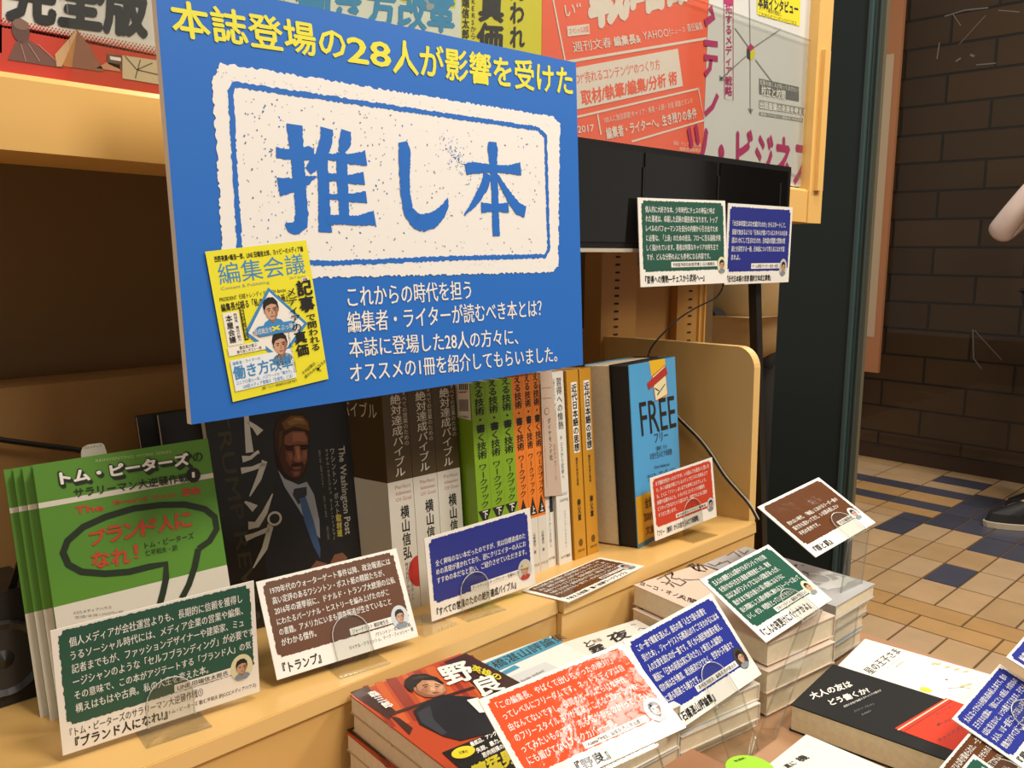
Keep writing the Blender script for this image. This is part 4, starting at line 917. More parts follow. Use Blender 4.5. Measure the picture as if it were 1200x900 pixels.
stack(pk, 2, .0205, ['pinkish paperback second in its stack, sticking out left', 'lowest pinkish paperback of the stack'], g, [(-.006, -.004), (-.002, -.003)])
def prgy(s):
    Z = lambda x, y: s.at(900+x*160/1200, 600+y*120/900); LG = mat('#C9C7C2', .5)
    c = Z(440, 585); s.line([(c[0]+.011*math.cos(i*.4), c[1]+.012*math.sin(i*.4)) for i in range(16)], .003, LG, 2, close=True)
    s.line([(c[0]+.021*math.cos(i*.4+.4), c[1]+.024*math.sin(i*.4+.4)) for i in range(12)], .005, LG, 2); s.poly([Z(440, 530), Z(540, 520), Z(580, 545), Z(480, 560)], LG, 2); s.poly([Z(450, 640), Z(700, 570), Z(760, 600), Z(520, 690)], LG, 2)
    for pts in [[(230, 470), (250, 460), (245, 480)], [(290, 470), (320, 470)], [(300, 520), (350, 540), (350, 560)]]: s.line([Z(*p) for p in pts], .0018, INKK, 2)
g = 'grey covered paperbacks at the right stack'
gr = flat('grey_paperback', 'topmost grey paperback with circle artwork on the right stack', (.7145, .4565), (.995, -.02), .0775, .1395, .0135, -.310, mat('#A9A7A4', .45, .15), NPAGE, 'L', g, prints=prgy)
stack(gr, 3, .0142, ['grey paperback second from top in the right stack', 'grey paperback third from top in the right stack', 'lowest grey paperback in the right stack'], g, [(-.003, .004), (-.006, .006), (-.013, .004)])

# black novel with red band, white classic, white paperback, brown book
def prb(s):
    A = s.at; Z = lambda x, y: A(940+x*200/1125, 740+y*160/900); RD = mat('#D8391C', .6, 0, spec=.25)
    s.poly([Z(610, 640), Z(950, 440), Z(1500, 640), Z(1300, 900)], RD, 2); s.line([Z(632, 652), Z(962, 448)], .0012, mat('#E8C9A8'), 3); s.line([Z(660, 668), Z(985, 462)], .0006, mat('#5A1408'), 3)
    s.text('大人の友は', Z(40, 410), Z(305, 325), Z(70, 450), WHITE, 2, .03, False); s.text('どう働くか?', Z(165, 455), Z(420, 370), Z(195, 490), WHITE, 2, .03, False)
    s.text('世界の女性が実践するキャリアの築き方', Z(270, 492), Z(515, 382), Z(278, 505), WHITE, 2); s.text('ロイス・P・フランケル', Z(340, 520), Z(470, 470), Z(348, 535), GREY, 2); s.text('高山真由美 訳', Z(390, 545), Z(450, 518), Z(396, 556), GREY, 2)
    DR = mat('#6E1A0C'); s.text('キャリア・モード', Z(880, 540), Z(1010, 475), Z(885, 560), DR, 3, .01); s.text('働くひとの', Z(885, 610), Z(1000, 560), Z(890, 630), DR, 3, .02); s.text('キャリアブック', Z(890, 710), Z(1090, 600), Z(900, 735), DR, 3, .02)
bt = .022
bk = flat('black_hardcover', 'black hardcover with red band lying beside the white classic', (.5965, .2965), (.0875, .0075), .0885, .135, .0215, -.350, mat('#0F0E0D', .6, 0, spec=.25), mat('#E3D3AC', .7, vary=.06, vscale=260), 'R', None, prints=prb)
def prh(s):
    A = s.at; Z = lambda x, y: A(940+x*200/1125, 740+y*160/900); gold = mat('#C9B978', .6)
    s.text('星の王子さま', Z(400, 255), Z(600, 110), Z(460, 285), INKK, 2, .01, False); s.text('サン=テグジュペリ', Z(555, 240), Z(640, 170), Z(565, 250), GREY, 2); s.text('河野万里子 訳', Z(612, 232), Z(662, 195), Z(620, 242), GREY, 2)
    s.ell(Z(815, 385), .0042, .0046, mat('#E0D22A', .5), 2)
    for x, y in [(900, 215), (960, 235), (1020, 250), (1080, 265), (870, 212), (1100, 350), (1060, 360)]: s.ell(Z(x, y), .0034, .0013, gold, 2, n=9, rot=.4)
    s.line([Z(960, 375), Z(1060, 370), Z(1110, 375)], .0005, GREY, 2); s.ell(Z(952, 318), .0016, .0012, GREY, 2, n=8)
flat('white_classic', 'white paperback classic beyond the black book, near the floor tiles', (.690, .3035), (.0745, .007), .073, .125, .017, -.3545, mat('#E8E4DA', .5, .1), NPAGE, 'R', None, prints=prh)
def prw(s):
    Z = lambda x, y: s.at(880+x*320/1200, 780+y*120/450)
    s.text('機', Z(190, 410), Z(225, 392), Z(225, 425), INKK, 2, .03, False); s.text('真に', Z(140, 440), Z(180, 418), Z(165, 455), INKK, 2, .02, False)
flat('white_paperback', 'white paperback lying in front of the black hardcover, black characters', (.492, .2755), (1, .002), .0905, .14, .010, -.3605, mat('#E6E1D4', .5, .1), NPAGE, 'R', None, prints=prw)
flat('brown_book', 'brown covered book under the front holder beside the orange card', (.388, .3128), (1, -.02), .0945, .12, .026, -.345, mat('#9A6A44', .45, .15, vary=.12, vscale=14), NPAGE, 'L', None)
lm = thing('round_tag', 'bright lime round tag at the bottom edge by the white paperback', 'tag', (.494, .268, EYE[2]-.345))
b = MB(); cx, cy = .4895, .2690; b.prism([(cx+.0165*math.cos(i*.2618), cy+.0165*math.sin(i*.2618), EYE[2]-.3455) for i in range(24)], V(0, 0, .001), mat('#9BD12A', .4, .2))
s = Sheet(b, V(cx, cy, EYE[2]-.3445), AX, -AY); s.text('PUSH', (.0, -.0135), (.008, -.0115), (.001, -.0105), INKK, 1, .03); b.build('tag_disc', lm)
b = MB(); b.tube([(cx, cy-.004, TZ), (cx, cy-.004, EYE[2]-.3455)], .003, mat('#9BD12A', .4), 8); b.build('tag_stem', lm)
# ------------------------------------------------------------------ recommendation cards
CARDC = {'green': '#1F5240', 'blue': '#25308A', 'brown': '#5E3414', 'red': '#C63E24', 'orange': '#E24E24', 'navy': '#232C82'}
def card(label, q, color, lines, name, title, rows=(.10, .68), panel=(.035, .035, .965, .80), namebar=(.40, .70, .90, .775), por=(.90, .765, .062), title_box=(.05, .845, .70, .955), gloss=0.0, lw=None, sub=None, group=None, xr=(.075, .93), hat=None, bold=.014, wave=.0, bw=False, indent=()):
    TL, TR, BL = [np.asarray(p, float) for p in q]
    U, Wd = TR-TL, BL-TL; N = unit(np.cross(Wd, U)); w, h = np.linalg.norm(U), np.linalg.norm(Wd)
    K = dict(coat=gloss, wave=wave, coat_rough=.09, spec=.1) if gloss else dict(coat=.12, coat_rough=.25)
    pw = mat('#E9E3D8', .7 if gloss else .5, **K); pc = mat(CARDC[color], .75 if gloss else .45, **K); tx = mat('#E6E4DC', .75 if gloss else .5, **K); ik = mat('#1A1816', .75 if gloss else .5, **K)
    o = thing('recommendation_card', label, 'card', TL+U/2+Wd, group or 'handwritten recommendation cards')
    b = MB(); b.box(TL-N*.0008, U, Wd, N*.0008, pw)
    s = Sheet(b, TL, U, Wd, w, h); F = s.fr
    # black printing along the bottom edge
    s.ftext(title, title_box[0], title_box[1], title_box[2], title_box[3], ik, 1, .03)
    for t in (sub or []): s.ftext(t[0], t[1], t[2], t[3], t[4], ik, 1, .012)
    b.build('card_sheet', o)
    b = MB(); s.mb = b
    x0, y0, x1, y1 = panel; n = .022
    s.rough([F(x0+n, y0), F(x1-n, y0), F(x1-n*.9, y0+n*1.3), F(x1, y0+n*1.6), F(x1, y1-n*1.6), F(x1-n, y1-n*1.2), F(x1-n, y1), F(x0+n, y1), F(x0+n*.9, y1-n*1.4), F(x0, y1-n*1.6), F(x0, y0+n*1.6), F(x0+n*.9, y0+n*1.2)], pc, 1, w*.0035, w*.009)
    nl = len(lines); pitch = (rows[1]-rows[0])/max(nl-1, 1) if nl > 1 else .1
    mx = lw or max(len(l) for l in lines)
    for i, l in enumerate(lines):
        yc = rows[0]+pitch*i; hh = min(pitch*.36, .05); xa = xr[0]+(indent[i] if i < len(indent) else 0)
        xe = xa+(xr[1]-xr[0])*len(l)/mx
        s.ftext(l, xa, yc-hh+random.uniform(-.004, .004), xe, yc+hh, tx, 2, bold)
    if name:
        a, c, d, e = namebar; s.frect(a, c, d, e, pw, 2); s.ftext(name, a+.015, c+.012, d-.03, e-.008, ik, 3, .012)
    b.build('printed_panel', o)
    if por:
        b = MB(); s.mb = b; r = por[2]*w; c = F(por[0], por[1])
        sk = mat('#C59A7C', .5, **K) if not bw else mat('#B9B5B0', .5, **K)
        s.face(c, r, sk, mat('#1E1A18', .5, **K), mat('#7F8A92' if not hat else '#B23A34', .5, **K), mat({'green': '#D9D2A8', 'blue': '#3A3430', 'brown': '#C9CCCB', 'red': '#B9BDBD', 'orange': '#CFCBC4', 'navy': '#C4BFB4'}[color], .5, **K), 3, 1.25, hat=mat('#C9BE96') if hat else None)
        b.build('portrait', o)
    return o, (TL, U, Wd, N)
def Q(k, *pts): return [E(*(np.array(p)*k)) for p in pts]
# --- standing on the sloped shelf
cA, fA = card('green handwritten card in front of the green paperbacks', Q(.815, (.1715, .6422, -.2701), (.3183, .6235, -.2673), (.1736, .6436, -.3676)), 'green',
    ['個人メディアが会社運営よりも、長期的に信頼を獲得し', 'うるソーシャル時代には、メディア企業の営業や編集、', '記者までもが、ファッションデザイナーや建築家、ミュ', 'ージシャンのような「セルフブランディング」が必要です。', 'その意味で、この本がアジテートする「ブランド人」の気', '構えはもはや古典。私の人生を変えた本。'], 'LINE 田端信太郎氏', '『ブランド人になれ!』',
    rows=(.125, .655), panel=(.03, .02, .975, .775), namebar=(.545, .705, .86, .77), por=(.905, .73, .062), title_box=(.06, .885, .50, .975), sub=[('『トム・ピーターズのサラリーマン大逆襲作戦①', .04, .80, .69, .875), ('トム・ピーターズ 著/仁平和夫 訳(CCCメディアハウス)', .51, .905, .98, .945)], lw=25)
cB, fB = card('brown handwritten card in front of the black portrait biography', Q(.758, (.3709, .7221, -.3113), (.5171, .6993, -.3080), (.3662, .6802, -.3925)), 'brown',
    ['1970年代のウォーターゲート事件以降、政治報道には', '高い定評のあるワシントン・ポスト紙の精鋭たちが、', '2016年の選挙前に、ドナルド・トランプ大統領の公私', 'にわたるパーソナル・ヒストリーを編み上げたのがこ', 'の書籍。アメリカにいまも調査報道が生きていること', 'がわかる傑作。'], 'ジャーナリスト 横田増生氏', '『トランプ』',
    rows=(.125, .66), panel=(.035, .03, .965, .80), namebar=(.53, .715, .84, .785), por=(.90, .745, .064), title_box=(.05, .855, .30, .965), sub=[('/ワシントン・ポスト取材班、', .70, .83, .97, .875), ('マイケル・クラニッシュ、マーク・フィッシャー 著', .50, .885, .975, .93)])
cC, fC = card('blue handwritten card in front of the brown and white books', Q(.742, (.5641, .7118, -.3121), (.7110, .6953, -.3043), (.5683, .7049, -.4065)), 'navy',
    ['全く興味のない本だったのですが、実は目標達成のた', 'めの真理が書かれており、逆にクリエイターの人にお', 'すすめの本だなと思い、ご紹介させていただきます。'], 'アートディレクター/プランナー 佐藤ねじ氏', '『すべての営業のための絶対達成バイブル』', rows=(.33, .54), namebar=(.37, .735, .87, .80), por=(.90, .765, .070), title_box=(.05, .86, .80, .965), hat=True)
cE, fE = card('small red handwritten card in front of the FREE book', Q(.668, (1.0420, .7650, -.3430), (1.1889, .7506, -.3321), (1.0484, .7555, -.4413)), 'red',
    ['まず翻訳が良かったのですが、いま読んでも面白いと思いま', 'す。多くの読者が感じているメディアビジネスを知る上で', 'も、とくに「フリー」はいまでも参考になるでしょう。', '新聞や出版の人にも、いろいろとコンテンツの価値を', 'どうやって作るかという話なので、何度でもともに読め', 'そうだと思います。'], '東洋経済オンライン 編集部', '「フリー 〈無料〉からお金を生みだす新戦略」', rows=(.115, .62), namebar=(.34, .70, .86, .765), por=(.91, .76, .062), title_box=(.04, .85, .70, .95))
# --- the brown card lying on the shelf edge
shp = S(0, 0, SHZ+.0012)
cD, fD = card('brown card lying flat on the shelf edge, jutting out', [hit(611.5, 692.3, shp, SZ), hit(703, 653, shp, SZ), hit(665.5, 705.5, shp, SZ)], 'brown',
    ['考える技術と書く技術は、仕事の基本だと思います。この', '本は、実際に手を動かしながら学べるワークブックで、編', '集者やライターにとっても、文章の構成を考える上でとて', 'も役に立ちます。論理の組み立て方を、順を追って身につ', 'けることができる一冊です。ぜひ手にとってみてください。'], '編集者 ライター', '『考える技術・書く技術ワークブック』', rows=(.13, .62), panel=(.04, .04, .96, .82), namebar=(.55, .70, .86, .78), title_box=(.05, .87, .78, .97), gloss=.5)
# --- taped on the display
cF, fF = card('green handwritten card taped on the black display bar', Q(.8635, (.7813, .6022, .0568), (.9281, .5832, .0588), (.7817, .5947, -.0415)), 'green',
    ['個人的に大好きな本。少年時代にチェスの神童と呼ば', 'れた著者は、卓越した武術の競技者になります。トップ', 'レベルのパフォーマンスを自分の内側から引き出すため', 'に必要な、「上達」のための技法、フローに至る過程が美', 'しく描かれています。著者は特異なキャリアの持ち主で', 'すが、どんな分野の人にも参考になる内容です。'], '予防医学研究者/医学博士 石川善樹氏', '『習得への情熱―チェスから武術へ―』', rows=(.125, .665), panel=(.035, .03, .97, .83), namebar=(.34, .725, .88, .79), por=(.935, .78, .055), title_box=(.05, .875, .72, .965))
cG, fG = card('blue handwritten card taped at the right end of the display', Q(.8905, (.9352, .5832, .0565), (1.0831, .5773, .0567), (.9353, .5835, -.0421)), 'navy',
    ['「大日本帝国とはなぜ滅びたのか」からスタートして、', '国語で始まるような「日本人が書いているスタイルの日本', '語はいかにして生まれたのか、日本語の問題と思想の問', '題とを探究する一冊。日本語について考えるにはまず読', 'まれよ。'], 'ゲーム作家/ライター 米光一成氏', '『近代日本語の思想 翻訳文体成立事情』', rows=(.24, .66), panel=(.03, .04, .97, .84), namebar=(.38, .74, .84, .81), por=(.89, .80, .062), title_box=(.03, .89, .70, .97))
# --- raised cards over the table, laminated
GL = dict(gloss=.26, wave=.22)
cH, fH = card('raised brown card at the right in front of the dark post', [E(.7316, .4094, -.2438), E(.8354, .3996, -.2316), E(.7296, .3469, -.2771)], 'brown',
    ['売れない時代、「物語」におけるリーダー像の', '描き方も変わってきた。いま読み直したい', '不朽の名作です。'], '文芸編集者', '『罪と罰』', rows=(.42, .62), panel=(.04, .04, .965, .80), namebar=(.60, .72, .86, .79), por=(.89, .74, .062), title_box=(.07, .86, .32, .96), xr=(.10, .90), **GL)
cI, fI = card('raised green card over the pinkish paperbacks', [E(.5891, .3786, -.2697), E(.6938, .3755, -.2636), E(.5892, .3161, -.3032)], 'green',
    ['主人公の鹿野さんは夜中でもボランティアの介助', 'を受けながら生きる重度の障害者だった。著者', 'ははじめボランティアにないい印象があったが、', '我がままで強引な彼らと深い間柄になるうちに', '自ら問題にして人間の根幹に触れるストーリーに迫って', 'いく。ぜひ、時間をとっていただきたい。'], '「文春オンライン」編集長 竹田直弘氏', '『こんな夜更けにバナナかよ』', rows=(.12, .66), panel=(.04, .04, .965, .80), namebar=(.37, .715, .87, .785), por=(.905, .735, .062), title_box=(.05, .845, .72, .955), **GL)
cJ, fJ = card('raised blue card touching the orange card on its left', [E(.4772, .3697, -.2839), E(.5815, .3624, -.2742), E(.4788, .3225, -.3368)], 'blue',
    ['この一冊で職業を選んだ。座右の書「人生で最も影響を', '受けた本」。ジャーナリスト石橋湛山のすごさをわかるには本', '人の文章を読むのが一番です。早くから植民地放棄を唱え、', '戦前に「日本の前途は実に洋々たり」と断言した論理の', '切れ味は古今無双、政治経済だけでなく、哲学から不倫まで', 'に語る間違さも魅力です。'], '「週刊東洋経済」編集長 西村豪太氏', '『石橋湛山評論集』', rows=(.13, .69), panel=(.03, .04, .965, .82), namebar=(.36, .735, .85, .80), por=(.90, .745, .066), title_box=(.10, .865, .47, .965), **GL)
kk = .64
cK, fK = card('large orange red card over the orange paperback stack', Q(kk, (.4659, .5154, -.3837), (.6078, .4715, -.3628), (.4448, .4283, -.4238)), 'orange',
    ['「この編集長、やばくて出しちゃったの絶対?」', 'ってレベルにフリーダムです。ネットメディアは自', '由なんてないですし、検閲のルールだらけな時代', 'のフリースタイルぶりが最高。こんなコンテンツ作', 'ってみたいものです。売る気があるのか?ってくらい', 'にも媚びてないブックカバー一見。'], '「AbemaTIMES」編集長 西条鉄太郎氏', '『野良』', rows=(.13, .70), panel=(.035, .04, .965, .82), namebar=(.40, .745, .83, .81), por=(.905, .745, .066), title_box=(.30, .87, .50, .97), bw=True, gloss=.5, wave=.55)
# --- tilted cards at the right edge
LT, LR, LB = V(.8623, .2614, -.4532), V(.9635, .2507, -.4272), V(.8611, .1942, -.4759)
def moved(px, which, k):
    """the same card pose with one corner on the given sight line, k times the distance"""
    ref = (LT, LR)[which]; d = ray(px[0], px[1]); p = d*(np.linalg.norm(ref)*k/np.linalg.norm(d)); off = p-ref*k
    return [E(*(c*k+off)) for c in (LT, LR, LB)]
ln = ['大人になってからも何度も読み返した本です。星の', '王子さまの言葉は、「読むこと」の原点。大切なもの', 'は目に見えないと、いつも教えてくれます。子どもも', '大人も、いま一度手にとってほしい不朽の名作です。', '想像力のすべてがここにつまっている。'] 
cL, fL = card('tilted blue card nearest the white classic at right edge', moved((1115.4, 842.2), 0, .70), 'blue', ln, '編集者', '『星の王子さま』', rows=(.14, .66), **GL)
cM, fM = card('tilted brown card below the blue card at right edge', moved((1145.7, 846.5), 1, .66), 'brown', ['働く女性のリアルな声が集められた、一生ものの', '仕事の教科書。読むたびに考えさせられる一冊', 'です。世代を超えて読み継がれてほしい。', '何度でもページをめくってください。'], 'ライター', '『大人の友は』', rows=(.14, .60), **GL)
cN, fN_ = card('tilted green card at the bottom edge over the brown card', moved((1141, 883.5), 1, .62), 'green', ['危機の時代にこそ読みたい', '言葉の力を信じる人へ', 'すすめたい一冊。'], 'ライター', '『機』', rows=(.2, .5), **GL)
cO, fO = card('tilted blue card at the far right edge against the tiles', moved((1179, 770), 0, .74), 'blue', ['編集という仕事の原点がここに', 'つまっていると感じました。', '若い人に読んでほしい。'], '編集長', '『編集』', rows=(.16, .46), **GL)

# ------------------------------------------------------------------ acrylic holders
def slab(mb, p, a, b, t, m=None): mb.box(p, a, b, t, m or ACRYLIC)
def arch(mb, c, u, up, n, w, h, m):
    """upright tongue with a round top, standing on the line centred at c"""
    pts = [c-u*w/2, c+u*w/2]
    for k in range(11): a = math.pi*k/10; pts.append(c+u*w/2*math.cos(a)+up*(h-w/2+w/2*math.sin(a)))
    mb.prism(pts, n, m)
    mb.tube([p+n*.6 for p in pts[1:]]+[pts[0]+n*.6], .00035, mat('#C8C6BC', .3, .3), 5)
def shelf_holder(label, f, cx, w=.040):
    TL, U, Wd, N = f; up = -unit(Wd); u = unit(U)
    c = TL+U*cx+Wd                              # middle of the foot line under the card
    g = c-SZ*((c-EYE)@SZ-SHZ-.0012)
    o = thing('card_holder', label, 'card holder', g, 'clear acrylic card holders on the shelf')
    ns = unit(N-SZ*(N@SZ)); uu = unit(np.cross(ns, SZ)); uu = uu if uu@u > 0 else -uu
    b = MB(); b.box(g-uu*w/2-ns*.026-SZ*.0012, uu*w, ns*.042, SZ*.0012, ACRYLIC)
    b.box(g-uu*w/2+ns*.016-SZ*.0012, uu*w, ns*.0005, SZ*.0012, ACRYLIC_EDGE); b.build('foot_plate', o)
    b = MB(); b.box(c-u*w/2-N*.0024, u*w, up*.050, N*.0012, ACRYLIC); b.build('back_plate', o)
    b = MB(); arch(b, c+N*.0006, u, up, N*.001, w*.72, .030, ACRYLIC); b.build('front_tongue', o)
    return o
shelf_holder('clear holder carrying the green card by the green paperbacks', fA, .52)
shelf_holder('clear holder carrying the brown card by the biography', fB, .53)
shelf_holder('clear holder carrying the blue card by the brown white books', fC, .40)
shelf_holder('clear holder carrying the red card by the FREE book', fE, .60)
hp = thing('card_holder', 'clear empty card holder between the brown and blue shelf cards', 'card holder', S(.418, .548, SHZ+.0002), 'clear acrylic card holders on the shelf')
b = MB(); sbox(b, .400, .436, .530, .572, SHZ+.0002, SHZ+.0014, ACRYLIC); b.build('foot_plate', hp)
def tall_holder(label, f, cx, foot, w=.034, tongue=True):
    """clear strip: foot plate on the table, leaning leg, back plate under the card, front tongue"""
    TL, U, Wd, N = f; up = -unit(Wd); u = unit(U); c = TL+U*cx+Wd+N*.0006-up*.002
    fx = np.asarray(foot, float); uh = unit(V(u[0], u[1], 0)); leg = c-fx
    n2 = unit(np.cross(leg, uh)); n2 = n2 if n2[1] < 0 else -n2
    o = thing('card_holder', label, 'card holder', fx, 'tall clear acrylic card holders')
    b = MB(); b.box(fx-uh*w/2, uh*w, V(-uh[1], uh[0], 0)*.055, V(0, 0, .0014), ACRYLIC); b.build('foot_plate', o)
    b = MB(); b.box(fx-uh*w/2, uh*w, leg, n2*.0014, ACRYLIC)
    for sg_ in (-1, 1): b.box(fx+uh*(sg_*w/2-.0004), uh*.0008, leg, n2*.0015, ACRYLIC_EDGE)
    b.box(c-u*w/2-unit(Wd)*-.0005, u*w, unit(Wd)*.0008, N*.0016, ACRYLIC_EDGE); b.build('leaning_leg', o)
    b = MB(); b.box(c-u*w/2-N*.0026, u*w, up*.045, N*.0014, ACRYLIC); b.build('back_plate', o)
    if tongue: b = MB(); arch(b, c+N*.0006, u, up, N*.0012, w*.8, .030, ACRYLIC); b.build('front_tongue', o)
    return o
def ontable(px, py, z=-.3715): p = hit(px, py, E(0, 0, z), AZ); return p
tall_holder('tall clear holder under the raised brown card', fH, .66, ontable(982, 792), .036)
tall_holder('tall clear holder under the raised green card', fI, .62, ontable(893, 876), .034)
tall_holder('tall clear holder under the raised blue card', fJ, .56, E(.536, .300, -.3715), .034)
tall_holder('tall clear holder under the large orange card', fK, .60, E(.365, .238, -.3715), .034, False)
for lb, f in (('tall clear holder under the tilted blue card nearest the classic', fL), ('tall clear holder under the tilted brown card', fM), ('tall clear holder under the tilted green card', fN_), ('tall clear holder under the far right blue card', fO)):
    TL_, U_, W_, N_ = f; c = TL_+U_*.6+W_
    tall_holder(lb, f, .6, V(c[0]+.012, min(c[1]-.02, .24), TZ+.0006) if c[0] < .79 else V(.79, c[1]-.02, TZ+.0006), .034)

# ------------------------------------------------------------------ cables and the loudspeaker
def curve_pts(pts, n=8):
    P = [np.asarray(p, float) for p in pts]; P = [2*P[0]-P[1]]+P+[2*P[-1]-P[-2]]; out = []
    for i in range(1, len(P)-2):
        for k in range(n):
            t = k/n; a, b_, c, d = P[i-1], P[i], P[i+1], P[i+2]
            out.append(.5*((2*b_)+(-a+c)*t+(2*a-5*b_+4*c-d)*t*t+(-a+3*b_-3*c+d)*t**3))
    out.append(P[-2]); return out
def cable(label, pts, r, m):
    b = MB(); b.tube(curve_pts(pts), r, m, 8); o = b.build('power_cable', smooth=True); return tag(o, label, 'cable')
cable('thick black cable on the brown back panel at left', [hit(x, y, E(0, .735, 0), AY) for x, y in [(-40, 508), (0, 515), (50, 522), (95, 528), (140, 538)]], .0022, BLACK)
cable('thin black wire hanging from the display to the FREE book', [hit(x, y, E(0, .585, 0), AY) for x, y in [(848, 318), (847, 336), (838, 349), (815, 361), (795, 374), (775, 393), (763, 408), (758, 424), (756, 440)]], .0010, mat('#1A140E', .5))
pp = V(.8455, 0, 0)
cable('black and white twin cable on the end panel', [hit(x, y, pp, AX) for x, y in [(770, 465), (788, 484), (800, 496), (818, 514), (832, 532), (848, 557), (865, 577), (878, 592), (888, 610)]], .0013, mat('#181512', .4))
cable('pale cable beside the black cable on the end panel', [hit(x+1.7, y-1.2, pp-AX*.001, AX) for x, y in [(770, 465), (788, 484), (800, 496), (818, 514), (832, 532), (848, 557), (865, 577), (878, 592), (888, 610)]], .0006, mat('#B9B4A4', .4))

yk = .665
lx, rx = hit(-70, 760, S(0, yk, 0), SY)[0], hit(52, 760, S(0, yk, 0), SY)[0]
sp_ = thing('loudspeaker', 'black loudspeaker box behind the green paperbacks at left edge', 'speaker', S((lx+rx)/2, yk, SHZ))
zt = (hit(10, 692, S(0, yk, 0), SY)-EYE)@SZ
b = MB(); sbox(b, lx, rx, yk, yk+.07, SHZ+.0005, zt, mat('#1E1B19', .45)); b.build('speaker_box', sp_)
c0 = hit(4, 772, S(0, yk, 0), SY)
b = MB()
def ring(c, r0, r1, z0, z1, m, n=28):
    for i in range(n):
        a, a2 = 2*math.pi*i/n, 2*math.pi*(i+1)/n
        f = lambda r, z, t: c+AX*r*math.cos(t)+SZ*r*math.sin(t)-SY*z
        b.poly([f(r0, z0, a), f(r1, z1, a), f(r1, z1, a2), f(r0, z0, a2)], m)
ring(c0, .027, .025, .001, .004, mat('#3A3735', .35)); ring(c0, .025, .021, .004, .002, mat('#2E2B2A', .3)); ring(c0, .021, .006, .002, -.006+.008, mat('#332F2C', .4)); cone = b.build('speaker_cone', sp_); b = MB(); ring(c0, .0065, .0, .002, .005, mat('#26231F', .35)); b.build('dust_cap', cone)
b = MB(); pa = hit(6, 700, S(0, yk+.004, 0), SY); pb = hit(22, 655, S(0, yk+.004, 0), SY); b.prism([pa, pa+AX*.006, pb+AX*.003, pb], SY*.003, BLACK); b.build('bracket', sp_)

# ------------------------------------------------------------------ people beyond the shelf
def skin_mesh(name, joints, bones, parent, m, sub=2):
    """one continuous skinned surface: joints name -> (point, radius)"""
    names = list(joints); idx = {n: i for i, n in enumerate(names)}; og = np.array(list(parent['_o']))
    me = bpy.data.meshes.new(name); me.from_pydata([tuple(np.asarray(joints[n][0])-og) for n in names], [(idx[a], idx[c]) for a, c in bones], [])
    o = bpy.data.objects.new(name, me); COL.objects.link(o); o.parent = parent; me.materials.append(m)
    md_ = o.modifiers.new('skin', 'SKIN'); md_.use_smooth_shade = True
    for i, n in enumerate(names):
        r = joints[n][1]; rr = r if hasattr(r, '__len__') else (r, r)
        me.skin_vertices[0].data[i].radius = rr; me.skin_vertices[0].data[i].use_root = (i == 0)
    sm = o.modifiers.new('smooth', 'SUBSURF'); sm.levels = sub; sm.render_levels = sub
    bpy.context.view_layer.update()
    ev = o.evaluated_get(bpy.context.evaluated_depsgraph_get()); nm = bpy.data.meshes.new_from_object(ev)
    o.modifiers.clear(); o.data = nm
    if not nm.materials: nm.materials.append(m)
    return o
